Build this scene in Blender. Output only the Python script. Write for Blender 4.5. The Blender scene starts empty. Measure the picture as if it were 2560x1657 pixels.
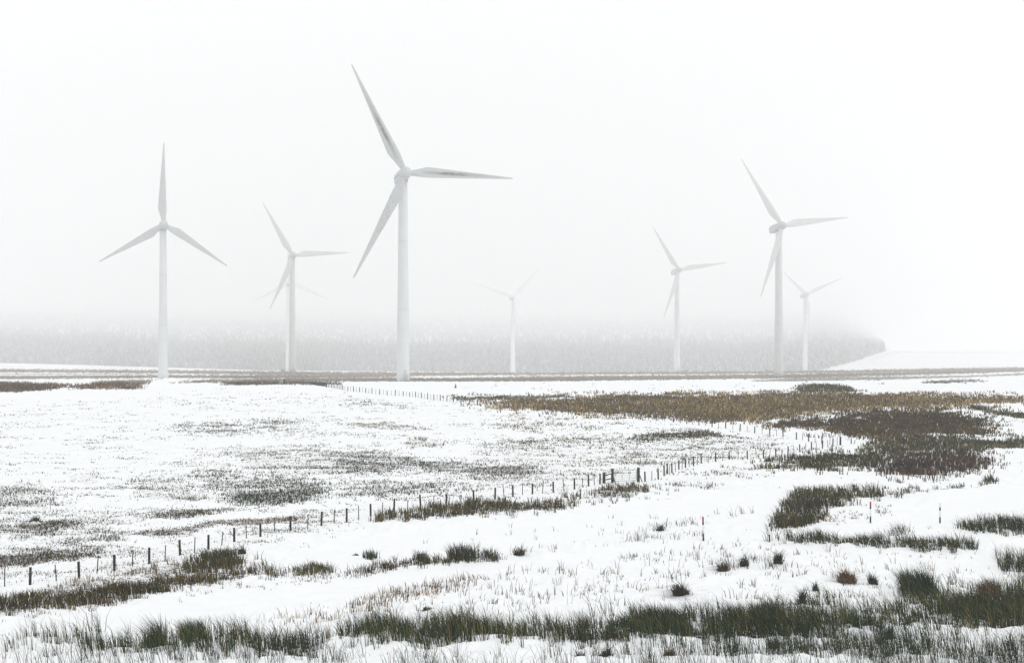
import bpy, bmesh, math, random
import numpy as np
from mathutils import Vector, Matrix

S = bpy.context.scene
COL = S.collection
rng = np.random.default_rng(7)
random.seed(7)

# ------------------------------------------------------------------ camera, sky, sun, exposure
W, H, F = 2560.0, 1657.0, 3500.0          # the photograph's pixels and focal length in them
HOR = 915.0                               # eye level in the photograph
CZ = 14.0                                 # eye height above the datum
cam = bpy.data.cameras.new('camera')
camo = bpy.data.objects.new('camera', cam)
COL.objects.link(camo)
camo.location = (0, 0, CZ)
camo.rotation_euler = (math.radians(90), 0, 0)
cam.sensor_width = 36.0
cam.lens = 36.0 * F / W
cam.shift_y = (HOR - H / 2) / W
cam.clip_start, cam.clip_end = 0.5, 40000
S.camera = camo

SUN = Vector((0.80, -0.25, 0.55)).normalized()
wd = bpy.data.worlds.new('World')
S.world = wd
wd.use_nodes = True
nt = wd.node_tree
bg = nt.nodes['Background']
sky = nt.nodes.new('ShaderNodeTexSky')
sky.sky_type = 'NISHITA'
sky.sun_disc = False
sky.sun_elevation = math.asin(SUN.z)
sky.sun_rotation = math.atan2(SUN.x, SUN.y)
sky.dust_density = 6.0
hs = nt.nodes.new('ShaderNodeHueSaturation')
hs.inputs['Saturation'].default_value = 0.06
mx = nt.nodes.new('ShaderNodeMixRGB')
mx.inputs[0].default_value = 0.93           # closed cloud deck hides most of the clear sky
mx.inputs[2].default_value = (9.4, 9.5, 9.55, 1)
nt.links.new(sky.outputs[0], hs.inputs['Color'])
nt.links.new(hs.outputs[0], mx.inputs[1])
nt.links.new(mx.outputs[0], bg.inputs['Color'])
bg.inputs['Strength'].default_value = 0.1

sl = bpy.data.lights.new('sun', 'SUN')
sl.energy = 0.9
sl.angle = math.radians(40)
sl.color = (1.0, 0.97, 0.93)
so = bpy.data.objects.new('sun', sl)
COL.objects.link(so)
so.rotation_euler = SUN.to_track_quat('Z', 'Y').to_euler()
so.location = (0, -50, 100)

S.view_settings.view_transform = 'Standard'
S.view_settings.look = 'None'
S.view_settings.gamma = 1
S.view_settings.exposure = 0.19
S.cycles.use_denoising = True
S.cycles.volume_bounces = 8
S.cycles.max_bounces = 10
S.cycles.diffuse_bounces = 3
S.cycles.sample_clamp_indirect = 6


# ------------------------------------------------------------------ helpers
def link(name, me, mats=(), parent=None):
    o = bpy.data.objects.new(name, me)
    COL.objects.link(o)
    for m in mats:
        me.materials.append(m)
    if parent is not None:
        o.parent = parent
    return o


def empty(name, loc):
    o = bpy.data.objects.new(name, None)
    COL.objects.link(o)
    o.location = loc
    o.empty_display_size = 0.3
    return o


def tag(o, label=None, cat=None, group=None, kind=None):
    for k, v in (('label', label), ('category', cat), ('group', group), ('kind', kind)):
        if v:
            o[k] = v
    return o


def mesh_np(name, V, quads=None, tris=None, col=None, smooth=False):
    me = bpy.data.meshes.new(name)
    V = np.asarray(V, np.float32)
    nq = 0 if quads is None else len(quads)
    ntr = 0 if tris is None else len(tris)
    me.vertices.add(len(V))
    me.vertices.foreach_set('co', V.ravel())
    idx, tot = [], []
    if nq:
        idx.append(np.asarray(quads, np.int32).ravel()); tot.append(np.full(nq, 4, np.int32))
    if ntr:
        idx.append(np.asarray(tris, np.int32).ravel()); tot.append(np.full(ntr, 3, np.int32))
    idx = np.concatenate(idx); tot = np.concatenate(tot)
    me.loops.add(len(idx)); me.loops.foreach_set('vertex_index', idx)
    me.polygons.add(len(tot))
    st = np.concatenate([[0], np.cumsum(tot)[:-1]]).astype(np.int32)
    me.polygons.foreach_set('loop_start', st)
    me.polygons.foreach_set('loop_total', tot)
    if smooth:
        me.polygons.foreach_set('use_smooth', np.ones(len(tot), bool))
    me.update(calc_edges=True)
    if col is not None:
        a = me.color_attributes.new('Col', 'FLOAT_COLOR', 'POINT')
        c = np.ones((len(V), 4), np.float32); c[:, :3] = col
        a.data.foreach_set('color', c.ravel())
    return me


def bm_mesh(name, bm, smooth=False):
    me = bpy.data.meshes.new(name)
    bmesh.ops.recalc_face_normals(bm, faces=bm.faces)
    if smooth:
        for f in bm.faces:
            f.smooth = True
    bm.to_mesh(me); bm.free()
    return me


def ring_loft(bm, rings, cap=True):
    vs = [[bm.verts.new(p) for p in r] for r in rings]
    n = len(vs[0])
    for a, b in zip(vs, vs[1:]):
        for i in range(n):
            bm.faces.new((a[i], a[(i + 1) % n], b[(i + 1) % n], b[i]))
    if cap:
        bm.faces.new(vs[0][::-1]); bm.faces.new(vs[-1])


def circle(r, z, n=24, jit=0, ang0=0):
    return [Vector((r * math.cos(ang0 + 2 * math.pi * i / n) * (1 + random.uniform(-jit, jit)),
                    r * math.sin(ang0 + 2 * math.pi * i / n) * (1 + random.uniform(-jit, jit)), z)) for i in range(n)]


def box(bm, c, s, rot=None, bev=0.0):
    r = bmesh.ops.create_cube(bm, size=1.0)
    M = Matrix.Translation(Vector(c)) @ (rot.to_4x4() if rot is not None else Matrix()) @ Matrix.Diagonal((*s, 1))
    bmesh.ops.transform(bm, matrix=M, verts=r['verts'])
    if bev:
        es = list({e for v in r['verts'] for e in v.link_edges})
        bmesh.ops.bevel(bm, geom=es, offset=bev, segments=2, affect='EDGES', profile=0.6)


def tube(bm, a, b, r0, r1=None, n=8):
    a, b = Vector(a), Vector(b)
    r1 = r0 if r1 is None else r1
    q = (b - a).to_track_quat('Z', 'Y').to_matrix()
    ring_loft(bm, [[a + q @ p for p in circle(r0, 0, n)], [b + q @ p for p in circle(r1, 0, n)]])


# noise on arrays
def _h(ix, iy, s):
    h = (ix.astype(np.int64) * 374761393 + iy.astype(np.int64) * 668265263 + s * 97471177) & 0xffffffff
    h = ((h ^ (h >> 13)) * 1274126177) & 0xffffffff
    return ((h ^ (h >> 16)) & 0xffff) / 65535.0


def vn(x, y, s=0):
    ix, iy = np.floor(x), np.floor(y)
    fx, fy = x - ix, y - iy
    fx = fx * fx * (3 - 2 * fx); fy = fy * fy * (3 - 2 * fy)
    a, b = _h(ix, iy, s), _h(ix + 1, iy, s)
    c, d = _h(ix, iy + 1, s), _h(ix + 1, iy + 1, s)
    return (a * (1 - fx) + b * fx) * (1 - fy) + (c * (1 - fx) + d * fx) * fy


def fbm(x, y, s=0, o=4):
    t, a, n = 0, 0.5, 0
    for i in range(o):
        t = t + a * vn(x * 2 ** i + 17.3 * i, y * 2 ** i - 9.1 * i, s + i); n += a; a *= 0.5
    return t / n                      # 0..1, mean 0.5


def sstep(a, b, x):
    t = np.clip((x - a) / (b - a), 0, 1)
    return t * t * (3 - 2 * t)


def inside(poly, x, y):
    r = np.zeros(x.shape, bool)
    n = len(poly)
    for i in range(n):
        x1, y1 = poly[i]; x2, y2 = poly[(i + 1) % n]
        if y1 == y2:
            continue
        c = ((y1 > y) != (y2 > y)) & (x < (x2 - x1) * (y - y1) / (y2 - y1) + x1)
        r ^= c
    return r


# ------------------------------------------------------------------ the lie of the land
def pchip(xk, yk, x):
    xk, yk = np.array(xk, float), np.array(yk, float)
    h = np.diff(xk); d = np.diff(yk) / h
    m = np.zeros_like(yk)
    m[0], m[-1] = d[0], d[-1]
    for i in range(1, len(xk) - 1):
        if d[i - 1] * d[i] > 0:
            w1, w2 = 2 * h[i] + h[i - 1], h[i] + 2 * h[i - 1]
            m[i] = (w1 + w2) / (w1 / d[i - 1] + w2 / d[i])
    k = np.clip(np.searchsorted(xk, x) - 1, 0, len(xk) - 2)
    t = (x - xk[k]) / h[k]
    return (yk[k] * (1 + 2 * t) * (1 - t) ** 2 + m[k] * h[k] * t * (1 - t) ** 2
            + yk[k + 1] * t * t * (3 - 2 * t) + m[k + 1] * h[k] * t * t * (t - 1))


_yk = [-400, 0, 20, 40, 58, 72, 90, 108, 118, 136, 160, 185, 205, 255, 310, 355, 430, 560, 720, 944, 1276]
_dk = [1.7, 1.9, 6, 10.2, 12.3, 13.2, 14.0, 13.4, 13.0, 12.7, 12.5, 12.2, 11.4, 8.45, 6.6, 5.3, 5.8, 6.96, 8.4, 10.25, 10.9]
_ty = np.arange(-400, 1276.01, 0.25)
_td = pchip(_yk, _dk, _ty)
_xc = np.array([-600, 0, 160, 400, 640, 860, 1285, 1500, 1700, 2000, 2200, 2400, 2560, 3200.]) - W / 2
_vc = np.array([903, 907, 911, 918, 925, 927, 930, 929, 927.5, 926, 922, 919, 917, 910.]) - HOR
_far = [1276, 1560, 1900, 2500, 2700, 3000, 3400, 4000, 5200, 8000, 14000, 19000]
_offL = [0, 0, 0, -3, -2, 18, 40, 62, 90, 122, 150, 156]
_offR = [0, 0, 0, -3, -1, 22, 44, 42, 36, 28, 22, 20]


def ground0(X, Y):
    """height of the smooth ground"""
    X = np.asarray(X, float); Y = np.asarray(Y, float)
    near = -np.interp(Y, _ty, _td)
    Yc = np.maximum(Y, 1276)
    u = np.clip(X * F / np.maximum(Y, 60), -1900, 1900)
    vc = np.interp(u, _xc, _vc)
    right = sstep(2070 - W / 2, 2300 - W / 2, u)
    zn = []
    for i, yk in enumerate(_far):
        if i == 0:
            v = np.full(u.shape, 10.9 * F / 1276)
        elif i == 1:
            v = 0.42 * 29.9 + 0.58 * vc
        else:
            v = vc - (_offL[i] * (1 - right) + _offR[i] * right)
        zn.append(-v * yk / F)
    zn = np.array(zn)
    k = np.clip(np.searchsorted(_far, Yc) - 1, 0, len(_far) - 2)
    fa = np.array(_far, float)
    t = (Yc - fa[k]) / (fa[k + 1] - fa[k])
    ii = np.indices(u.shape) if u.ndim else ()
    z0 = np.take_along_axis(zn, k[None], 0)[0]; z1 = np.take_along_axis(zn, k[None] + 1, 0)[0]
    far = z0 * (1 - t) + z1 * t
    return CZ + np.where(Y > 1276, far, near)


def px_ground(x, y, lo=45.0, hi=2000.0):
    """where the line of sight of photo pixel x, y meets the smooth ground"""
    x = np.atleast_1d(np.asarray(x, float)); y = np.atleast_1d(np.asarray(y, float))
    u, v = x - W / 2, y - HOR
    lo, hi = np.full(x.shape, float(lo)), np.full(x.shape, float(hi))
    for _ in range(34):
        m = (lo + hi) / 2
        vm = (CZ - ground0(u * m / F, m)) * F / m
        up = vm > v
        lo = np.where(up, m, lo); hi = np.where(up, hi, m)
    Y = (lo + hi) / 2
    return u * Y / F, Y


def to_px(X, Y, Z):
    return W / 2 + X * F / Y, HOR + (CZ - Z) * F / Y


ROAD = [(-200, 1572), (0, 1553), (300, 1521), (520, 1492), (860, 1448), (1100, 1412), (1280, 1399), (1500, 1376), (1700, 1352),
        (1850, 1340), (1950, 1328), (2100, 1318), (2200, 1300), (2300, 1270), (2380, 1232), (2560, 1213), (2800, 1190),
        (2800, 1240), (2560, 1268), (2420, 1290), (2300, 1318), (2130, 1335), (1950, 1347), (1850, 1352), (1700, 1372), (1500, 1405), (1280, 1428),
        (1100, 1455), (860, 1496), (620, 1535), (400, 1566), (0, 1598), (-200, 1615)]
TRACK = [(720, 1392), (860, 1352), (1000, 1325), (1200, 1300), (1400, 1285), (1560, 1262), (1700, 1245), (1800, 1225), (1960, 1222),
         (1975, 1240), (1935, 1285), (1800, 1280), (1600, 1318), (1350, 1365), (1270, 1366), (1000, 1388), (860, 1400)]
TRACK2 = [(2390, 1020), (2420, 1011), (2560, 1006), (2700, 1003), (2700, 1030), (2560, 1022), (2500, 1014), (2440, 1017)]


def smooth_ways(X, Y):
    ys = np.maximum(Y, 46)
    x, y = to_px(X, ys, ground0(X, ys))
    jx, jy = 10 * (fbm(X * 0.5, Y * 0.5, 3) - 0.5), 12 * (fbm(X * 0.6, Y * 0.6, 4) - 0.5)
    m = np.zeros(x.shape)
    for dy in (-3, 0, 3):
        for p in (ROAD, TRACK, TRACK2):
            m = np.maximum(m, 0) + inside(p, x + jx, y + jy + dy) / 3.0
    return np.clip(m, 0, 1)


def relief(X, Y):
    r = smooth_ways(X, Y)
    k = sstep(44, 60, Y)
    fade = 1 - 0.75 * sstep(300, 900, Y)
    n1 = fbm(X / 3.4, Y / 3.4, 11, 3) - 0.5
    n2 = np.abs(fbm(X / 1.3, Y / 1.3, 21, 3) - 0.5) * 2
    n3 = fbm(X / 0.75, Y / 0.75, 31, 2) - 0.5
    fg = sstep(100, 60, Y)
    h = (0.42 + 0.5 * fg) * n1 + (0.25 + 0.12 * fg) * (0.35 - n2) + 0.16 * n3 * sstep(190, 110, Y)
    ys = np.maximum(Y, 46)
    x, y = to_px(X, ys, ground0(X, ys))
    yu = np.interp(x, [p[0] for p in ROAD[:16]], [p[1] for p in ROAD[:16]])
    yl = np.interp(x, [p[0] for p in ROAD[17:][::-1]], [p[1] for p in ROAD[17:][::-1]])
    t = (y - yu) / np.maximum(yl - yu, 4)
    rut = (np.exp(-((t - 0.34) / 0.07) ** 2) + np.exp(-((t - 0.66) / 0.07) ** 2)) * (x < 2250) * (0.5 + fbm(X / 2, Y / 2, 51, 2))
    return h * (1 - r) * k * fade - (0.12 + 0.07 * rut + 0.03 * n3) * r * k


def ground(X, Y):
    X = np.asarray(X, float); Y = np.asarray(Y, float)
    return ground0(X, Y) + relief(X, Y)


def at(x, y):
    X, Y = px_ground(x, y)
    return Vector((X[0], Y[0], ground(X, Y)[0]))


# ------------------------------------------------------------------ materials
def mat(name, rough=0.9, spec=0.2):
    m = bpy.data.materials.new(name)
    m.use_nodes = True
    b = m.node_tree.nodes['Principled BSDF']
    b.inputs['Roughness'].default_value = rough
    b.inputs['Specular IOR Level'].default_value = spec
    return m, m.node_tree, b


def nd(t, kind, **kw):
    n = t.nodes.new(kind)
    for k, v in kw.items():
        if k in n.inputs.keys():
            n.inputs[k].default_value = v
        else:
            setattr(n, k, v)
    return n


def noise_mat(name, c1, c2, scale=6, rough=0.85, spec=0.2, stretch=(1, 1, 1), lo=0.35, hi=0.65, bump=0.0, detail=5):
    m, t, b = mat(name, rough, spec)
    tc = nd(t, 'ShaderNodeTexCoord')
    mp = nd(t, 'ShaderNodeMapping'); mp.inputs['Scale'].default_value = stretch
    n = nd(t, 'ShaderNodeTexNoise'); n.inputs['Scale'].default_value = scale; n.inputs['Detail'].default_value = detail
    r = nd(t, 'ShaderNodeValToRGB')
    r.color_ramp.elements[0].position = lo; r.color_ramp.elements[0].color = (*c1, 1)
    r.color_ramp.elements[1].position = hi; r.color_ramp.elements[1].color = (*c2, 1)
    t.links.new(tc.outputs['Object'], mp.inputs[0]); t.links.new(mp.outputs[0], n.inputs['Vector'])
    t.links.new(n.outputs[0], r.inputs[0]); t.links.new(r.outputs[0], b.inputs['Base Color'])
    if bump:
        bp = nd(t, 'ShaderNodeBump'); bp.inputs['Strength'].default_value = bump
        t.links.new(n.outputs[0], bp.inputs['Height']); t.links.new(bp.outputs[0], b.inputs['Normal'])
    return m


def attr_mat(name, rough=0.9, spec=0.1):
    m, t, b = mat(name, rough, spec)
    a = nd(t, 'ShaderNodeAttribute', attribute_name='Col')
    t.links.new(a.outputs['Color'], b.inputs['Base Color'])
    return m


M_snow = noise_mat('snow', (0.86, 0.875, 0.89), (0.92, 0.925, 0.93), 3)
M_blade = attr_mat('grass_blades')
M_tree = attr_mat('frosted_needles')
M_white = noise_mat('turbine_paint', (0.585, 0.605, 0.615), (0.625, 0.645, 0.65), 0.12, 0.45, 0.35)
M_hub = noise_mat('hub_paint', (0.43, 0.455, 0.47), (0.50, 0.52, 0.53), 0.4, 0.4, 0.4)
M_ring = noise_mat('joint_paint', (0.42, 0.44, 0.45), (0.48, 0.50, 0.51), 0.6, 0.5)
M_stripe = noise_mat('blue_stripe', (0.16, 0.20, 0.42), (0.22, 0.26, 0.50), 1.5, 0.5)
M_joint = noise_mat('grey_joint', (0.22, 0.24, 0.25), (0.32, 0.34, 0.35), 2, 0.6)
M_wood = noise_mat('weathered_post', (0.014, 0.012, 0.009), (0.055, 0.047, 0.032), 9, 0.9, 0.1, (1, 1, 0.25))
M_woodb = noise_mat('mossy_post', (0.015, 0.016, 0.010), (0.06, 0.065, 0.035), 6, 0.9, 0.1, (1, 1, 0.4))
M_stake = noise_mat('thin_stake_wood', (0.015, 0.015, 0.014), (0.06, 0.055, 0.05), 12, 0.9, 0.1)
M_metal = noise_mat('galvanised_bar', (0.22, 0.24, 0.25), (0.38, 0.40, 0.41), 8, 0.5, 0.5)
M_wire = noise_mat('wire', (0.10, 0.10, 0.10), (0.2, 0.2, 0.2), 8, 0.5, 0.4)
M_black = noise_mat('black_paint', (0.010, 0.011, 0.013), (0.028, 0.028, 0.03), 12, 0.5, 0.3)
M_red = noise_mat('red_paint', (0.28, 0.008, 0.012), (0.42, 0.02, 0.025), 12, 0.4, 0.4)
M_pwhite = noise_mat('white_paint', (0.72, 0.73, 0.74), (0.82, 0.82, 0.82), 10, 0.5, 0.3)
M_green = noise_mat('green_cabinet', (0.14, 0.20, 0.18), (0.20, 0.26, 0.235), 1.2, 0.6, 0.3)
M_trunk = noise_mat('bark', (0.02, 0.016, 0.012), (0.06, 0.05, 0.04), 5)


def blade_mat(name, stain, fog_lift=0.0):
    """white blade; stain 0 clean, 1 dark mould streak along the middle, 2 speckled grime"""
    m, t, b = mat(name, 0.45, 0.35)
    tc = nd(t, 'ShaderNodeTexCoord')
    sc_ = nd(t, 'ShaderNodeMapping'); sc_.inputs['Scale'].default_value = (0.5, 0.5, 0.5)
    t.links.new(tc.outputs['Object'], sc_.inputs[0])
    sp = nd(t, 'ShaderNodeSeparateXYZ')
    t.links.new(sc_.outputs[0], sp.inputs[0])
    n1 = nd(t, 'ShaderNodeTexNoise'); n1.inputs['Scale'].default_value = 0.35; n1.inputs['Detail'].default_value = 4
    t.links.new(tc.outputs['Object'], n1.inputs['Vector'])
    r = nd(t, 'ShaderNodeValToRGB')
    r.color_ramp.elements[0].position = 0.35; r.color_ramp.elements[0].color = (0.38 + fog_lift, 0.40 + fog_lift, 0.40 + fog_lift, 1)
    r.color_ramp.elements[1].position = 0.7; r.color_ramp.elements[1].color = (0.45 + fog_lift, 0.465 + fog_lift, 0.46 + fog_lift, 1)
    t.links.new(n1.outputs[0], r.inputs[0])
    last = r.outputs[0]

    def mth(op, a, bb=None, cl=False):
        n = nd(t, 'ShaderNodeMath', operation=op, use_clamp=cl)
        for i, q in enumerate((a, bb)):
            if q is None:
                continue
            if isinstance(q, (int, float)):
                n.inputs[i].default_value = q
            else:
                t.links.new(q, n.inputs[i])
        return n.outputs[0]

    def rng_(v, a, bb):
        n = nd(t, 'ShaderNodeMapRange', interpolation_type='SMOOTHSTEP')
        n.inputs['From Min'].default_value = a; n.inputs['From Max'].default_value = bb
        t.links.new(v, n.inputs['Value'])
        return n.outputs[0]
    if stain:
        mp = nd(t, 'ShaderNodeMapping'); mp.inputs['Scale'].default_value = (1.6, 1.6, 0.8) if stain == 1 else (1.2, 1.2, 0.7)
        t.links.new(sc_.outputs[0], mp.inputs[0])
        n2 = nd(t, 'ShaderNodeTexNoise'); n2.inputs['Scale'].default_value = 1.6; n2.inputs['Detail'].default_value = 7
        t.links.new(mp.outputs[0], n2.inputs['Vector'])
        span = mth('MULTIPLY', rng_(sp.outputs['Z'], 7, 14), rng_(sp.outputs['Z'], 26, 18))
        wide = mth('MULTIPLY', rng_(sp.outputs['Z'], 3, 10), rng_(sp.outputs['Z'], 36, 20))
        dx = mth('ABSOLUTE', mth('ADD', sp.outputs['X'], -0.45 if stain == 1 else -0.5))
        if stain == 1:
            core = mth('MULTIPLY', rng_(dx, 0.75, 0.3), span)
            k = mth('MULTIPLY', core, rng_(n2.outputs[0], 0.30, 0.55), True)
            soft = mth('MULTIPLY', mth('MULTIPLY', rng_(dx, 0.9, 0.1), wide), 0.45)
            k = mth('MAXIMUM', k, soft)
        else:
            k = mth('MULTIPLY', mth('MULTIPLY', wide, rng_(n2.outputs[0], 0.45, 0.70)), 0.28, True)
        mxn = nd(t, 'ShaderNodeMixRGB')
        mxn.inputs[2].default_value = (0.035, 0.030, 0.022, 1)
        t.links.new(k, mxn.inputs[0]); t.links.new(last, mxn.inputs[1])
        last = mxn.outputs[0]
    t.links.new(last, b.inputs['Base Color'])
    return m


M_bl_fog1, M_bl_fog2 = blade_mat('fog_paled_blade', 0, 0.16), blade_mat('fog_faded_blade', 0, 0.29)  # paler paint on far blades, imitating their fading into fog
M_fog_pale = noise_mat('fog_faded_paint', (0.66, 0.675, 0.685), (0.73, 0.74, 0.745), 0.3, 0.8)  # near-white tower, nacelle and hub colour standing in for thicker fog
M_bl0, M_bl1, M_bl2 = blade_mat('blade_paint', 0), blade_mat('blade_paint_mould', 1), blade_mat('blade_paint_grime', 2)

# ------------------------------------------------------------------ plant patches, as seen in the photograph (base outlines)
SN = (0.80, 0.81, 0.82)
DKGREEN = [((0.012, 0.028, 0.011), 5), ((0.028, 0.052, 0.020), 4), ((0.070, 0.080, 0.034), 2), ((0.008, 0.010, 0.007), 3), ((0.15, 0.10, 0.05), 0.6)]
RUSH = [((0.012, 0.028, 0.011), 5), ((0.026, 0.050, 0.018), 5), ((0.075, 0.090, 0.036), 3), ((0.006, 0.009, 0.005), 4), ((0.10, 0.075, 0.03), 1.2), ((0.24, 0.18, 0.085), 1.6)]
BROWN = [((0.058, 0.038, 0.013), 5), ((0.115, 0.080, 0.028), 4), ((0.022, 0.020, 0.010), 4), ((0.20, 0.135, 0.065), 1.2), (SN, 0.5)]
OCHRE = [((0.28, 0.200, 0.072), 4), ((0.135, 0.095, 0.034), 5), ((0.050, 0.034, 0.016), 4), ((0.40, 0.28, 0.14), 1.2), (SN, 0.35)]
UMBER = [((0.062, 0.042, 0.014), 5), ((0.115, 0.078, 0.026), 4), ((0.018, 0.015, 0.006), 4), ((0.16, 0.10, 0.045), 1), (SN, 0.15)]
OLIVE = [((0.040, 0.044, 0.012), 5), ((0.090, 0.084, 0.026), 4), ((0.016, 0.018, 0.009), 4), ((0.18, 0.13, 0.06), 1), (SN, 0.4)]
REDDISH = [((0.038, 0.021, 0.014), 5), ((0.066, 0.038, 0.023), 4), ((0.014, 0.009, 0.008), 3), ((0.16, 0.09, 0.06), 1), (SN, 0.5)]
RUST = [((0.17, 0.085, 0.040), 5), ((0.11, 0.055, 0.028), 4), ((0.022, 0.014, 0.009), 2), ((0.30, 0.19, 0.11), 2)]
FROST = [((0.050, 0.048, 0.034), 5), ((0.11, 0.098, 0.070), 4), ((0.020, 0.022, 0.015), 3), (SN, 6), ((0.24, 0.185, 0.115), 1.5)]
FROSTG = [((0.034, 0.046, 0.020), 6), ((0.075, 0.085, 0.042), 4), ((0.016, 0.020, 0.012), 3), (SN, 5)]
FROSTB = [((0.17, 0.12, 0.07), 5), ((0.075, 0.058, 0.038), 4), (SN, 5), ((0.28, 0.21, 0.125), 2)]
GREYS = [((0.040, 0.042, 0.034), 4), ((0.014, 0.014, 0.012), 4), ((0.09, 0.083, 0.062), 3)]
STALK = [((0.19, 0.115, 0.055), 4), ((0.080, 0.048, 0.026), 4), ((0.016, 0.012, 0.009), 4), ((0.30, 0.20, 0.10), 2)]
HEATH = [((0.22, 0.135, 0.070), 5), ((0.150, 0.090, 0.045), 4), ((0.060, 0.043, 0.027), 3), ((0.28, 0.19, 0.115), 2)]

ALL = [(-60, 1030), (560, 975), (860, 985), (1220, 1020), (1700, 1062), (2090, 1112), (1700, 1170), (1500, 1210), (1200, 1262), (850, 1312), (455, 1398), (80, 1466), (-60, 1480)]
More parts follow.
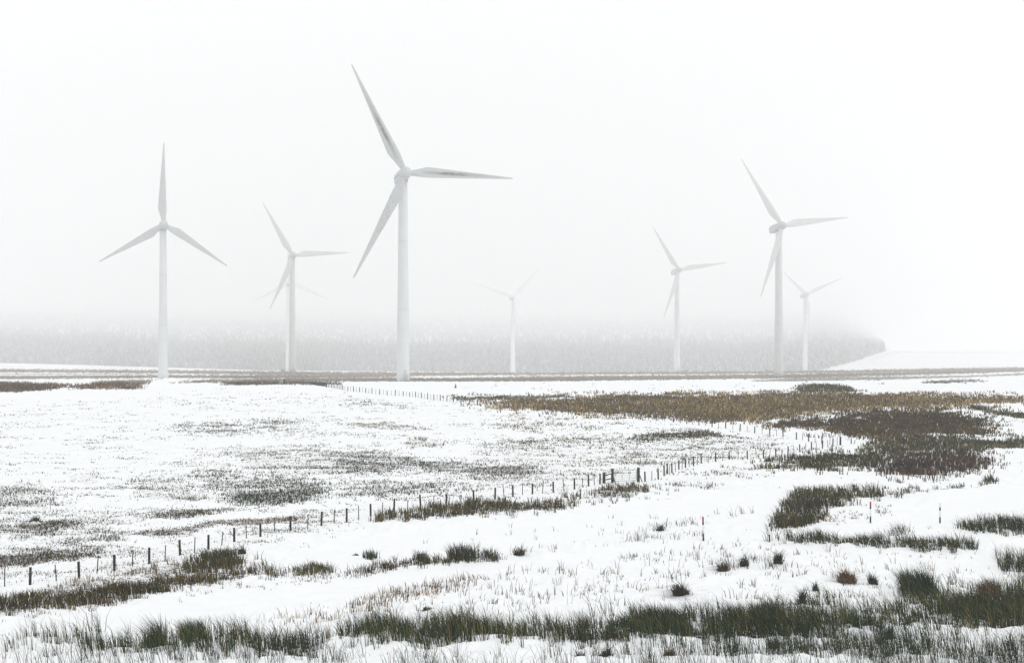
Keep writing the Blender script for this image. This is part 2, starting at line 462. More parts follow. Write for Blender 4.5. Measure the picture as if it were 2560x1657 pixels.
# name -> list of (outline, tufts per px2, height range m, blade px, colours, blades per tuft, tuft spread m, lean, clumpiness, edge jitter)
PATCH = {
 'moor_grass': [
  ([(-60, 923), (160, 924), (400, 926), (640, 928), (860, 930), (1030, 930.5), (1300, 931), (1300, 937), (1030, 940), (860, 939), (640, 936.5), (400, 933), (-60, 930)], 0.9, (0.54, 1.17), 1.8, HEATH, 3, 0.5, 0.4, 0.36, (40, 1.5)),
  ([(-60, 933), (200, 934), (420, 934), (420, 936), (200, 937), (-60, 936)], 0.5, (0.45, 0.90), 1.8, HEATH, 3, 0.5, 0.4, 0.45, (40, 1)),
  ([(-60, 941), (200, 940.5), (400, 939), (640, 939), (860, 938), (1000, 939), (1000, 942), (860, 944), (640, 946), (390, 944), (-60, 948)], 0.9, (0.54, 1.17), 1.8, HEATH + UMBER, 3, 0.5, 0.4, 0.22, (40, 1.2)),
  ([(640, 949), (860, 947), (1000, 946), (1110, 947), (1300, 944), (1500, 941), (1700, 940), (2000, 936), (2200, 932.5), (2420, 927), (2620, 922), (2620, 926), (2420, 933), (2200, 939), (2000, 944.5), (1700, 948), (1500, 951), (1285, 953), (1010, 953), (860, 953), (640, 951)], 0.9, (0.64, 1.26), 1.8, HEATH + UMBER, 3, 0.5, 0.4, 0.16, (40, 1.2)),
  ([(1290, 931.5), (1500, 930), (1700, 928.5), (2000, 927), (2200, 924.5), (2400, 920.5), (2620, 918), (2620, 922), (2400, 927), (2200, 930.5), (2000, 933), (1700, 935.5), (1500, 936), (1290, 936.5)], 0.9, (0.54, 1.17), 1.8, HEATH, 3, 0.5, 0.4, 0.30, (40, 1.5)),
  ([(1240, 938), (1460, 937), (1500, 938.5), (1290, 941)], 0.5, (0.45, 0.90), 1.8, HEATH, 3, 0.5, 0.4, 0.45, (40, 1)),
  ([(-60, 956), (60, 958), (100, 964), (165, 962), (150, 971), (60, 977), (-60, 982)], 0.7, (0.54, 1.09), 1.8, UMBER + HEATH, 3, 0.6, 0.4, 0.35, (25, 3)),
  ([(230, 955), (300, 950), (380, 949), (350, 964), (290, 968), (240, 962)], 0.7, (0.54, 1.09), 1.8, UMBER + HEATH, 3, 0.6, 0.4, 0.4, (25, 3)),
  ([(190, 972), (240, 963), (290, 968), (270, 973)], 0.7, (0.54, 1.09), 1.8, UMBER + HEATH, 3, 0.6, 0.4, 0.3, (20, 2)),
  ([(300, 971), (345, 966), (340, 971), (310, 974)], 0.7, (0.54, 0.90), 1.8, UMBER + HEATH, 3, 0.6, 0.4, 0.3, (20, 2)),
  ([(440, 957), (520, 949), (620, 948), (700, 952), (700, 958), (620, 960), (560, 962), (570, 955), (470, 957)], 0.6, (0.54, 1.09), 1.8, UMBER + HEATH, 3, 0.6, 0.4, 0.35, (25, 2)),
  ([(570, 956), (690, 951), (800, 953), (860, 962), (790, 960), (700, 961), (600, 963)], 0.7, (0.54, 1.09), 1.8, UMBER + OLIVE, 3, 0.5, 0.4, 0.3, (10, 2)),
  ([(1870, 950), (2000, 944), (2200, 940), (2420, 938), (2560, 932), (2620, 936), (2400, 944), (2200, 950), (2000, 953), (1880, 954)], 0.45, (0.45, 1.09), 1.8, DKGREEN, 4, 0.5, 0.4, 0.5, (30, 3)),
  ([(2080, 945), (2620, 930), (2620, 985), (2120, 977)], 0.11, (0.36, 0.90), 1.8, FROSTG, 4, 0.5, 0.4, 0.6, (30, 4)),
  ([(2310, 955), (2440, 949), (2450, 953), (2330, 958)], 0.7, (0.45, 0.90), 1.8, DKGREEN, 4, 0.4, 0.4, 0.3, (20, 2)),
  ([(1990, 972), (2020, 965), (2075, 963), (2120, 972), (2140, 980), (2000, 979)], 0.5, (0.3, 0.8), 2.0, OLIVE, 4, 0.4, 0.4, 0.25, (14, 3)),
  ([(1120, 992), (1300, 988), (1440, 989), (1450, 994), (1320, 998), (1160, 1000)], 0.4, (0.3, 0.6), 2.0, DKGREEN, 4, 0.4, 0.4, 0.45, (20, 3)),
  ([(1150, 1003), (1384, 1003), (1474, 998), (1547, 993), (1720, 991), (1917, 986), (2134, 987), (2423, 993), (2620, 994), (2620, 1006), (2387, 1013), (2242, 1016), (2079, 1027), (1935, 1042), (1863, 1053), (1790, 1050), (1700, 1043), (1492, 1036), (1330, 1021), (1221, 1010)], 0.30, (0.35, 0.85), 2.2, OCHRE, 4, 0.4, 0.45, 0.30, (60, 8)),
  ([(1330, 1008), (1550, 1001), (1720, 996), (1930, 993), (2100, 996), (2300, 998), (2300, 1012), (2079, 1024), (1900, 1024), (1700, 1020), (1500, 1022), (1360, 1020)], 0.12, (0.3, 0.7), 2.2, UMBER, 4, 0.4, 0.45, 0.55, (30, 5)),
  ([(1935, 1059), (2061, 1055), (2170, 1049), (2090, 1040), (2206, 1031), (2350, 1031), (2419, 1049), (2466, 1073), (2441, 1087), (2314, 1084), (2206, 1095), (2116, 1081), (2007, 1073)], 0.30, (0.4, 0.85), 2.3, UMBER, 4, 0.35, 0.45, 0.31, (60, 9)),
  ([(2163, 1113), (2242, 1097), (2419, 1097), (2560, 1098), (2620, 1100), (2560, 1115), (2459, 1128), (2314, 1139), (2217, 1128)], 0.22, (0.4, 0.8), 2.3, OLIVE, 4, 0.35, 0.45, 0.36, (60, 10)),
  ([(1931, 1160), (2025, 1146), (2134, 1132), (2206, 1135), (2240, 1150), (2213, 1164), (2116, 1171), (2043, 1178), (1953, 1171)], 0.2, (0.4, 0.8), 2.4, OLIVE, 4, 0.35, 0.45, 0.37, (60, 10)),
  ([(2225, 1172), (2242, 1152), (2419, 1135), (2459, 1164), (2350, 1182), (2262, 1193)], 0.2, (0.45, 0.9), 2.4, REDDISH, 4, 0.35, 0.45, 0.33, (55, 10)),
  ([(2400, 1040), (2470, 1030), (2600, 1050), (2600, 1095), (2480, 1085)], 0.07, (0.2, 0.5), 2.2, FROSTG, 4, 0.3, 0.5, 0.4, (30, 6)),
  ([(2430, 1016), (2465, 1018), (2500, 1026), (2560, 1036), (2620, 1045), (2620, 1052), (2520, 1042), (2450, 1026)], 0.16, (0.4, 0.8), 2.3, DKGREEN + OLIVE, 5, 0.35, 0.4, 0.35, (16, 3)),
 ],
 'frosted_grass': [
  (ALL, 0.085, (0.08, 0.26), 1.7, FROST, 3, 0.3, 1.1, 0.42, (30, 8)),
  ([(-60, 1005), (300, 1002), (860, 988), (870, 1000), (500, 1010), (-60, 1014)], 0.1944, (0.15, 0.4), 1.53, FROSTG, 3, 0.3, 0.85, 0.5, (30, 3)),
  ([(419, 1076), (520, 1060), (700, 1050), (777, 1064), (720, 1076), (480, 1085)], 0.2106, (0.15, 0.35), 1.70, FROSTG, 4, 0.3, 0.85, 0.35, (40, 6)),
  ([(564, 1130), (640, 1115), (860, 1125), (870, 1187), (700, 1185), (600, 1165)], 0.1377, (0.15, 0.4), 1.78, FROST, 4, 0.3, 0.85, 0.4, (40, 8)),
  ([(488, 1182), (560, 1178), (800, 1205), (800, 1255), (680, 1265), (590, 1258), (540, 1225)], 0.1377, (0.15, 0.4), 1.78, FROSTG, 4, 0.3, 0.85, 0.35, (40, 8)),
  ([(578, 1248), (680, 1232), (795, 1222), (790, 1245), (690, 1258), (600, 1258)], 0.1944, (0.2, 0.4), 1.87, DKGREEN + FROSTG, 4, 0.3, 0.85, 0.25, (30, 6)),
  ([(332, 1200), (420, 1190), (506, 1240), (500, 1263), (400, 1258), (340, 1235)], 0.1215, (0.15, 0.4), 1.78, FROST, 4, 0.3, 0.85, 0.4, (40, 8)),
  ([(163, 1185), (230, 1172), (262, 1190), (250, 1212), (180, 1210)], 0.1134, (0.15, 0.4), 1.78, FROST, 4, 0.3, 0.85, 0.4, (40, 8)),
  ([(-60, 1205), (60, 1210), (150, 1245), (140, 1280), (-60, 1285)], 0.1053, (0.15, 0.4), 1.78, FROST, 4, 0.3, 0.85, 0.4, (40, 8)),
  ([(-60, 1290), (120, 1285), (290, 1330), (290, 1370), (120, 1400), (-60, 1425)], 0.0972, (0.12, 0.35), 1.78, FROST, 4, 0.25, 0.85, 0.42, (40, 10)),
  ([(62, 1318), (180, 1310), (195, 1316), (75, 1324)], 0.3240, (0.2, 0.4), 1.87, OLIVE + FROST, 4, 0.25, 0.85, 0.2, (20, 4)),
  ([(-60, 1400), (100, 1390), (240, 1375), (250, 1382), (60, 1412), (-60, 1420)], 0.2430, (0.15, 0.35), 1.87, UMBER + FROST, 4, 0.25, 0.85, 0.3, (20, 4)),
  ([(370, 1292), (440, 1284), (560, 1272), (560, 1278), (420, 1294)], 0.3240, (0.15, 0.35), 1.78, OLIVE + FROST, 4, 0.25, 0.85, 0.25, (20, 3)),
  ([(510, 1312), (600, 1304), (740, 1294), (745, 1300), (620, 1310), (530, 1315)], 0.3564, (0.15, 0.35), 1.78, FROSTB, 4, 0.25, 0.85, 0.2, (20, 3)),
  ([(310, 1335), (420, 1326), (520, 1308), (520, 1314), (420, 1334)], 0.2430, (0.15, 0.35), 1.78, FROSTB, 4, 0.25, 0.85, 0.3, (20, 3)),
  ([(850, 1135), (940, 1130), (1060, 1150), (1160, 1165), (1290, 1165), (1348, 1180), (1330, 1191), (1190, 1190), (1060, 1172), (860, 1190)], 0.1782, (0.15, 0.4), 1.78, FROSTG + FROST, 4, 0.3, 0.85, 0.32, (40, 8)),
  ([(855, 1215), (960, 1207), (1110, 1210), (1120, 1232), (980, 1240), (860, 1245)], 0.1377, (0.15, 0.4), 1.78, FROSTG + FROST, 4, 0.3, 0.85, 0.38, (40, 8)),
  ([(1004, 1112), (1050, 1097), (1091, 1108), (1085, 1118), (1020, 1120)], 0.1620, (0.2, 0.5), 1.78, FROSTB, 4, 0.3, 0.85, 0.3, (20, 4)),
  ([(860, 1062), (960, 1055), (1060, 1068), (1060, 1074), (900, 1070)], 0.2268, (0.15, 0.3), 1.70, FROSTB, 4, 0.3, 0.85, 0.35, (30, 4)),
  ([(860, 1000), (1000, 1008), (1060, 1018), (1010, 1020), (860, 1012)], 0.2268, (0.15, 0.35), 1.70, FROSTG, 4, 0.3, 0.85, 0.4, (30, 4)),
  ([(1200, 1048), (1330, 1035), (1600, 1055), (1600, 1082), (1340, 1080), (1200, 1070)], 0.0891, (0.2, 0.45), 1.78, FROSTB, 4, 0.3, 0.85, 0.42, (40, 8)),
  ([(1200, 1105), (1560, 1090), (1950, 1110), (1950, 1140), (1700, 1160), (1500, 1205), (1300, 1225), (1120, 1245), (1120, 1200)], 0.0810, (0.15, 0.45), 1.78, FROST + FROSTB, 4, 0.3, 0.85, 0.42, (40, 8)),
  ([(1195, 1108), (1350, 1103), (1480, 1095), (1480, 1099), (1330, 1110), (1200, 1112)], 0.1944, (0.15, 0.3), 1.70, OLIVE + FROST, 4, 0.3, 0.85, 0.3, (30, 3)),
  ([(1568, 1098), (1640, 1086), (1700, 1082), (1790, 1080), (1800, 1088), (1700, 1096), (1600, 1103)], 0.2592, (0.25, 0.5), 1.87, OLIVE, 4, 0.3, 0.85, 0.25, (26, 5)),
  ([(1700, 1080), (1930, 1095), (1960, 1125), (1860, 1145), (1700, 1165)], 0.0972, (0.15, 0.45), 1.78, FROST + OLIVE, 4, 0.3, 0.85, 0.4, (40, 8)),
  ([(1640, 1200), (1760, 1172), (1930, 1160), (1960, 1190), (1830, 1205), (1700, 1222)], 0.0729, (0.2, 0.5), 1.78, FROSTB + FROST, 4, 0.3, 0.85, 0.42, (40, 8)),
  ([(1230, 960), (1700, 955), (2000, 962), (1990, 980), (1700, 982), (1300, 985), (1000, 975)], 0.0324, (0.2, 0.45), 1.61, FROSTG, 4, 0.35, 0.85, 0.48, (30, 4)),
  ([(1905, 1045), (1990, 1030), (2110, 1038), (2110, 1050), (1960, 1056)], 0.0810, (0.25, 0.5), 1.78, FROST, 4, 0.3, 0.85, 0.4, (20, 4)),
 ],
 'verge_grass': [
  ([(-40, 1518), (0, 1512), (180, 1505), (300, 1482), (360, 1470), (440, 1440), (470, 1412), (545, 1402), (600, 1412), (650, 1412), (705, 1418), (728, 1432), (700, 1443), (640, 1448), (540, 1458), (450, 1474), (360, 1493), (180, 1521), (-40, 1532)], 0.0806, (0.35, 0.75), 1.62, BROWN + OLIVE, 6, 0.16, 0.42, 0.27, (22, 8)),
  ([(500, 1400), (560, 1382), (590, 1395), (570, 1412), (510, 1412)], 0.0645, (0.4, 0.9), 1.62, DKGREEN + OLIVE, 6, 0.16, 0.48, 0.2, (14, 6)),
  ([(100, 1470), (200, 1455), (330, 1425), (460, 1400), (500, 1420), (400, 1455), (300, 1480), (180, 1500), (100, 1500)], 0.0443, (0.25, 0.6), 1.55, FROSTB + BROWN, 6, 0.16, 0.54, 0.36, (24, 9)),
  ([(741, 1430), (780, 1420), (831, 1428), (820, 1437), (750, 1439)], 0.0645, (0.3, 0.7), 1.55, OLIVE, 6, 0.16, 0.42, 0.2, (14, 4)),
  ([(-40, 1535), (200, 1522), (450, 1480), (720, 1445), (860, 1432), (860, 1447), (700, 1465), (500, 1492), (300, 1518), (-40, 1556)], 0.0145, (0.12, 0.35), 1.40, FROSTB, 6, 0.16, 0.54, 0.4, (20, 4)),
  ([(876, 1440), (930, 1424), (1000, 1412), (1100, 1402), (1180, 1398), (1250, 1396), (1240, 1404), (1100, 1412), (1000, 1420), (930, 1431), (890, 1442)], 0.1048, (0.3, 0.65), 1.62, BROWN + OLIVE, 6, 0.12, 0.36, 0.34, (16, 5)),
  ([(912, 1395), (938, 1394), (938, 1404), (914, 1404)], 0.0806, (0.5, 0.9), 1.47, DKGREEN, 6, 0.12, 0.24, 0.1, (3, 2)),
  ([(1040, 1400), (1065, 1398), (1070, 1410), (1040, 1412)], 0.0967, (0.6, 1.05), 1.47, DKGREEN + OLIVE, 6, 0.12, 0.30, 0.1, (3, 2)),
  ([(1122, 1398), (1185, 1394), (1190, 1404), (1122, 1408)], 0.0967, (0.6, 1.1), 1.47, DKGREEN + OLIVE, 6, 0.12, 0.30, 0.1, (3, 2)),
  ([(1205, 1396), (1240, 1392), (1250, 1400), (1206, 1404)], 0.0645, (0.5, 0.9), 1.32, GREYS, 6, 0.12, 0.36, 0.1, (3, 2)),
  ([(935, 1304), (1030, 1288), (1055, 1272), (1150, 1266), (1180, 1256), (1260, 1256), (1300, 1258), (1400, 1256), (1440, 1264), (1366, 1280), (1257, 1285), (1084, 1292), (1000, 1302), (950, 1314)], 0.0806, (0.35, 0.8), 1.62, BROWN + OLIVE, 6, 0.16, 0.42, 0.36, (24, 8)),
  ([(1395, 1250), (1480, 1236), (1510, 1224), (1560, 1220), (1620, 1222), (1642, 1230), (1560, 1242), (1500, 1252), (1430, 1255)], 0.0806, (0.35, 0.8), 1.62, BROWN + OLIVE, 6, 0.16, 0.42, 0.36, (20, 8)),
  ([(1640, 1232), (1720, 1222), (1800, 1210), (1760, 1226), (1660, 1238)], 0.0242, (0.25, 0.6), 1.47, GREYS + FROSTB, 6, 0.16, 0.42, 0.35, (18, 4)),
  ([(1940, 1300), (1975, 1255), (2000, 1232), (2043, 1230), (2188, 1228), (2257, 1229), (2200, 1240), (2110, 1258), (2070, 1280), (2050, 1312), (2036, 1322), (1953, 1325)], 0.0806, (0.5, 1.05), 1.69, BROWN + OLIVE + DKGREEN, 6, 0.16, 0.42, 0.34, (20, 8)),
  ([(2240, 1232), (2300, 1226), (2437, 1214), (2490, 1205), (2490, 1209), (2400, 1222), (2260, 1236)], 0.0484, (0.3, 0.7), 1.55, OLIVE, 6, 0.16, 0.42, 0.35, (16, 3)),
  ([(2050, 1300), (2120, 1270), (2240, 1262), (2200, 1290), (2100, 1312)], 0.0145, (0.15, 0.4), 1.40, FROSTB, 6, 0.16, 0.60, 0.35, (20, 5)),
  ([(2462, 1198), (2490, 1195), (2492, 1208), (2466, 1210)], 0.0645, (0.5, 0.9), 1.47, DKGREEN, 6, 0.16, 0.36, 0.1, (4, 3)),
  ([(2470, 1140), (2600, 1105), (2600, 1200), (2480, 1190)], 0.0097, (0.15, 0.4), 1.47, FROST, 6, 0.20, 0.60, 0.45, (30, 8)),
  ([(2180, 1200), (2300, 1190), (2420, 1185), (2420, 1212), (2250, 1222), (2190, 1216)], 0.0145, (0.3, 0.7), 1.40, GREYS, 6, 0.20, 0.48, 0.4, (20, 6)),
 ],
 'rushes': [
  ([(830, 1588), (1000, 1572), (1250, 1578), (1500, 1566), (1720, 1556), (1720, 1592), (1550, 1604), (1380, 1596), (1240, 1608), (1050, 1610), (900, 1598)], 0.0493, (0.53, 1.28), 1.28, RUSH, 7, 0.09, 0.40, 0.33, (26, 13)),
  ([(1680, 1552), (1900, 1530), (2060, 1525), (2150, 1540), (2300, 1545), (2420, 1515), (2620, 1495), (2620, 1590), (2480, 1585), (2300, 1570), (2150, 1585), (2050, 1596), (1950, 1608), (1800, 1602), (1680, 1596)], 0.0306, (0.53, 1.28), 1.28, RUSH, 7, 0.09, 0.40, 0.33, (26, 13)),
  ([(1500, 1580), (1720, 1570), (1950, 1590), (2300, 1600), (2620, 1610), (2620, 1640), (2200, 1640), (1900, 1640), (1600, 1625), (1480, 1605)], 0.0174, (0.53, 1.22), 1.16, DKGREEN, 7, 0.11, 0.50, 0.35, (18, 10)),
  ([(-40, 1614), (90, 1614), (220, 1604), (400, 1610), (560, 1608), (600, 1598), (760, 1596), (860, 1586), (870, 1606), (700, 1617), (560, 1620), (420, 1622), (230, 1620), (120, 1622), (20, 1628), (-40, 1628)], 0.0377, (0.53, 1.22), 1.22, RUSH, 7, 0.09, 0.38, 0.34, (20, 10)),
  ([(370, 1600), (410, 1598), (410, 1612), (372, 1614)], 0.0754, (0.73, 1.40), 1.22, RUSH, 7, 0.09, 0.31, 0.1, (4, 3)),
  ([(450, 1596), (505, 1590), (508, 1606), (452, 1610)], 0.0696, (0.73, 1.34), 1.22, RUSH, 7, 0.09, 0.31, 0.1, (4, 3)),
  ([(610, 1605), (700, 1600), (800, 1602), (790, 1645), (700, 1650), (620, 1640)], 0.0203, (0.63, 1.34), 1.16, DKGREEN, 7, 0.11, 0.44, 0.3, (16, 8)),
  ([(-60, 1640), (2620, 1640), (2620, 1740), (-60, 1740)], 0.0030, (0.63, 1.40), 0.98, DKGREEN + GREYS, 7, 0.11, 0.69, 0.35, (20, 10)),
  ([(120, 1625), (560, 1625), (900, 1610), (1240, 1615), (1500, 1610), (1500, 1660), (120, 1665)], 0.0035, (0.53, 1.22), 0.98, DKGREEN + GREYS, 7, 0.11, 0.62, 0.4, (20, 10)),
  ([(1560, 1630), (2620, 1620), (2620, 1740), (1560, 1740)], 0.0070, (0.63, 1.34), 1.04, DKGREEN + GREYS, 7, 0.11, 0.56, 0.4, (20, 10)),
  ([(2240, 1498), (2300, 1475), (2420, 1475), (2470, 1490), (2620, 1450), (2620, 1570), (2400, 1568), (2340, 1520), (2280, 1505), (2260, 1500)], 0.0377, (0.53, 1.34), 1.28, RUSH, 7, 0.11, 0.44, 0.34, (20, 10)),
  ([(2250, 1480), (2330, 1470), (2335, 1496), (2252, 1500)], 0.0522, (0.84, 1.59), 1.28, DKGREEN, 7, 0.11, 0.44, 0.1, (6, 4)),
  ([(2440, 1480), (2490, 1470), (2500, 1500), (2450, 1505)], 0.0406, (0.63, 1.22), 1.22, RUST, 7, 0.11, 0.44, 0.1, (6, 4)),
  ([(2380, 1312), (2440, 1302), (2560, 1308), (2620, 1318), (2620, 1345), (2500, 1335), (2400, 1322)], 0.0406, (0.42, 1.10), 1.22, RUSH, 7, 0.14, 0.50, 0.3, (14, 5)),
  ([(2500, 1400), (2560, 1395), (2620, 1385), (2620, 1450), (2520, 1440)], 0.0290, (0.53, 1.22), 1.22, RUSH, 7, 0.14, 0.50, 0.25, (14, 6)),
  ([(1863, 1355), (1950, 1354), (2050, 1366), (2130, 1362), (2240, 1372), (2360, 1377), (2440, 1377), (2440, 1362), (2300, 1356), (2100, 1352), (2000, 1350)], 0.0406, (0.42, 1.04), 1.22, OLIVE + DKGREEN, 7, 0.11, 0.50, 0.25, (14, 5)),
  ([(2210, 1325), (2250, 1312), (2280, 1330), (2240, 1345)], 0.0174, (0.42, 0.98), 1.10, OLIVE, 7, 0.11, 0.62, 0.2, (8, 5)),
  ([(1720, 1395), (1990, 1385), (1990, 1430), (1760, 1440)], 0.0058, (0.37, 0.98), 1.04, GREYS + DKGREEN, 7, 0.14, 0.56, 0.4, (20, 8)),
  ([(1700, 1300), (1790, 1270), (1950, 1270), (1940, 1330), (1760, 1340)], 0.0035, (0.32, 0.98), 0.98, GREYS, 7, 0.14, 0.44, 0.5, (20, 8)),
  ([(1950, 1375), (2440, 1380), (2480, 1480), (2240, 1490), (1980, 1520)], 0.0026, (0.32, 0.92), 1.04, GREYS + STALK, 7, 0.18, 0.69, 0.4, (20, 8)),
 ],
 'weed_stalks': [
  ([(-60, 1480), (500, 1440), (900, 1320), (1500, 1255), (1950, 1210), (2620, 1130), (2620, 1640), (-60, 1640)], 0.0085, (0.05, 0.32), 1.4, GREYS + STALK, 2, 0.15, 0.8, 0.44, (20, 8)),
  ([(860, 1420), (1500, 1350), (1750, 1360), (2250, 1380), (2250, 1500), (1700, 1540), (900, 1560)], 0.0065, (0.15, 0.75), 1.5, GREYS + STALK, 3, 0.12, 0.5, 0.42, (20, 8)),
  ([(850, 1525), (900, 1500), (1100, 1455), (1180, 1440), (1180, 1462), (1040, 1500), (960, 1535), (870, 1545)], 0.0290, (0.2, 0.6), 1.37, STALK, 2, 0.15, 0.44, 0.25, (14, 6)),
  ([(640, 1555), (860, 1520), (860, 1570), (700, 1590), (650, 1585)], 0.0203, (0.2, 0.6), 1.37, STALK, 2, 0.15, 0.44, 0.3, (14, 6)),
  ([(1060, 1450), (1250, 1415), (1500, 1395), (1750, 1365), (1750, 1530), (1300, 1555), (1060, 1545)], 0.0046, (0.3, 0.9), 1.22, GREYS + STALK, 2, 0.2, 0.50, 0.42, (20, 8)),
  ([(1500, 1390), (1640, 1365), (1860, 1355), (1860, 1385), (1650, 1405), (1520, 1410)], 0.0174, (0.2, 0.6), 1.30, STALK + GREYS, 2, 0.15, 0.50, 0.35, (14, 6)),
  ([(1200, 1350), (1400, 1322), (1650, 1312), (1650, 1330), (1400, 1345), (1220, 1360)], 0.0174, (0.2, 0.55), 1.15, GREYS, 2, 0.2, 0.31, 0.4, (14, 4)),
  ([(880, 1360), (1400, 1300), (1720, 1270), (1720, 1300), (1300, 1350), (900, 1390)], 0.0014, (0.2, 0.6), 1.15, GREYS, 3, 0.12, 0.38, 0.3, (14, 4)),
  ([(1540, 1340), (1760, 1290), (1760, 1345), (1600, 1365)], 0.0145, (0.3, 0.7), 1.15, GREYS, 3, 0.15, 0.44, 0.4, (14, 4)),
 ],
}


# ------------------------------------------------------------------ ground sheet
def edge_x(Y):
    return np.interp(Y, [2660, 3000, 3400, 4000, 18000], [2030, 2130, 2208, 2212, 2170])


def build_ground():
    ys = np.concatenate([np.array([-400, -150, -60, -20, 0, 15, 28, 36, 42, 46]), np.arange(48, 130, 0.3), np.arange(130, 260, 0.6),
                         np.arange(260, 480, 1.4), np.arange(480, 2000, 8), np.geomspace(2000, 18900, 110)])
    core = np.linspace(-0.42, 0.42, 760)
    side = np.array([0.44, 0.47, 0.52, 0.6, 0.72, 0.9, 1.3, 2.0])
    ss = np.concatenate([-side[::-1], core, side])
    SS, YY = np.meshgrid(ss, ys)
    XX = SS * (np.maximum(YY, 0) + 22)
    XX = np.where(np.abs(SS) > 0.42, np.sign(SS) * np.minimum(np.abs(XX), 12000 + 100 * np.abs(SS)), XX)
    ZZ = ground(XX, YY)
    nr, nc = XX.shape
    i = np.arange(nr * nc).reshape(nr, nc)
    q = np.stack([i[:-1, :-1], i[:-1, 1:], i[1:, 1:], i[1:, :-1]], -1).reshape(-1, 4)
    V = np.stack([XX, YY, ZZ], -1).reshape(-1, 3)
    me = mesh_np('snowy_ground', V, quads=q, smooth=True)
    # cover: how much the dead grass shows through the snow, red = brown cover, green = green-grey cover
    x, y = to_px(V[:, 0], np.maximum(V[:, 1], 46), ground0(V[:, 0], np.maximum(V[:, 1], 46)))
    cov = np.zeros((len(V), 3), np.float32)
    vis = (V[:, 1] > 47) & (V[:, 1] < 2000) & (np.abs(x - W / 2) < W / 2 + 120)
    xs, yv, Xs, Ys = x[vis], y[vis], V[vis, 0], V[vis, 1]
    amt = {'moor_grass': 0.66, 'frosted_grass': 0.42, 'verge_grass': 0.45, 'rushes': 0.22, 'weed_stalks': 0.0}
    for kind, lst in PATCH.items():
        if amt[kind] == 0:
            continue
        for s, (poly, dens, hr, wpx, cols, k, sp, lean, cl, jit) in enumerate(lst):
            c = np.zeros(xs.shape)
            jx = (fbm(Xs / 6, Ys / 6, 5 + s) - 0.5) * 2 * jit[0]
            jy = (fbm(Xs / 6, Ys / 6, 35 + s) - 0.5) * 2 * jit[1]
            for d in (-1, 0, 1):
                c += inside(poly, xs + jx, yv + jy + d * max(1.0, jit[1] * 0.4)) / 3
            a = amt[kind]
            if kind == 'moor_grass' and dens < 0.15:
                a = 0.25
            if kind == 'frosted_grass':
                a = 0.22 if poly is ALL else min(0.42, 0.22 + dens * 1.1) * (0.55 if poly[0][1] < 1080 else 1)
            if kind in ('rushes', 'verge_grass') and dens < 0.03:
                a = 0.03
            elif kind in ('verge_grass', 'rushes'):
                a = a
            br = 1.0 if (kind == 'moor_grass' and cols not in (DKGREEN, FROSTG)) or cols in (FROSTB,) else 0.3
            if kind == 'moor_grass' and cl == 'streak':
                st = fbm(Xs / 60, Ys / 9, 91, 4)
                c = c * sstep(0.42, 0.52, st)
            new = c * a
            up = new > cov[vis, 0]
            t = cov[vis]
            t[up, 0] = new[up]; t[up, 1] = br
            cov[vis] = t
    cov[vis, 0] *= 1 - smooth_ways(Xs, Ys)
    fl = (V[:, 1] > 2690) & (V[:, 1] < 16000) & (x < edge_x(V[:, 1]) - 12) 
    cov[fl, 0] = 0.9 - 0.75 * sstep(3000, 5600, V[fl, 1]); cov[fl, 1] = 0.0  # wood floor turns whiter with distance, fog fading put into the cover
    a = me.color_attributes.new('cover', 'FLOAT_COLOR', 'POINT')
    cc = np.ones((len(V), 4), np.float32); cc[:, :3] = cov
    a.data.foreach_set('color', cc.ravel())

    m, t, b = mat('snow_over_grass', 0.8, 0.25)
    at_ = nd(t, 'ShaderNodeAttribute', attribute_name='cover')
    sp = nd(t, 'ShaderNodeSeparateColor'); t.links.new(at_.outputs['Color'], sp.inputs[0])
    geo = nd(t, 'ShaderNodeNewGeometry')
    n1 = nd(t, 'ShaderNodeTexNoise'); n1.inputs['Scale'].default_value = 2.6; n1.inputs['Detail'].default_value = 6; n1.inputs['Roughness'].default_value = 0.72
    n2 = nd(t, 'ShaderNodeTexNoise'); n2.inputs['Scale'].default_value = 0.5; n2.inputs['Detail'].default_value = 3
    n3 = nd(t, 'ShaderNodeTexNoise'); n3.inputs['Scale'].default_value = 7.0; n3.inputs['Detail'].default_value = 3
    for n in (n1, n2, n3):
        t.links.new(geo.outputs['Position'], n.inputs['Vector'])

    def mth(op, a, bb):
        n = nd(t, 'ShaderNodeMath', operation=op)
        for i, q in enumerate((a, bb)):
            if isinstance(q, (int, float)):
                n.inputs[i].default_value = q
            else:
                t.links.new(q, n.inputs[i])
        return n.outputs[0]
    fine = mth('ADD', mth('MULTIPLY', n1.outputs[0], 0.6), mth('MULTIPLY', n3.outputs[0], 0.4))
    thr = mth('SUBTRACT', 0.735, mth('MULTIPLY', sp.outputs[0], 0.50))
    k = nd(t, 'ShaderNodeMapRange', interpolation_type='SMOOTHSTEP')
    t.links.new(mth('SUBTRACT', fine, thr), k.inputs['Value'])
    k.inputs['From Min'].default_value = -0.03; k.inputs['From Max'].default_value = 0.05
    kk = mth('MULTIPLY', k.outputs[0], mth('GREATER_THAN', sp.outputs[0], 0.004))
    br = nd(t, 'ShaderNodeMixRGB'); br.inputs[1].default_value = (0.05, 0.05, 0.034, 1); br.inputs[2].default_value = (0.12, 0.08, 0.042, 1)
    t.links.new(sp.outputs[1], br.inputs[0])
    snow = nd(t, 'ShaderNodeMixRGB'); snow.inputs[1].default_value = (0.80, 0.815, 0.83, 1); snow.inputs[2].default_value = (0.86, 0.868, 0.875, 1)
    t.links.new(n2.outputs[0], snow.inputs[0])
    fin = nd(t, 'ShaderNodeMixRGB')
    t.links.new(kk, fin.inputs[0]); t.links.new(snow.outputs[0], fin.inputs[1]); t.links.new(br.outputs[0], fin.inputs[2])
    t.links.new(fin.outputs[0], b.inputs['Base Color'])
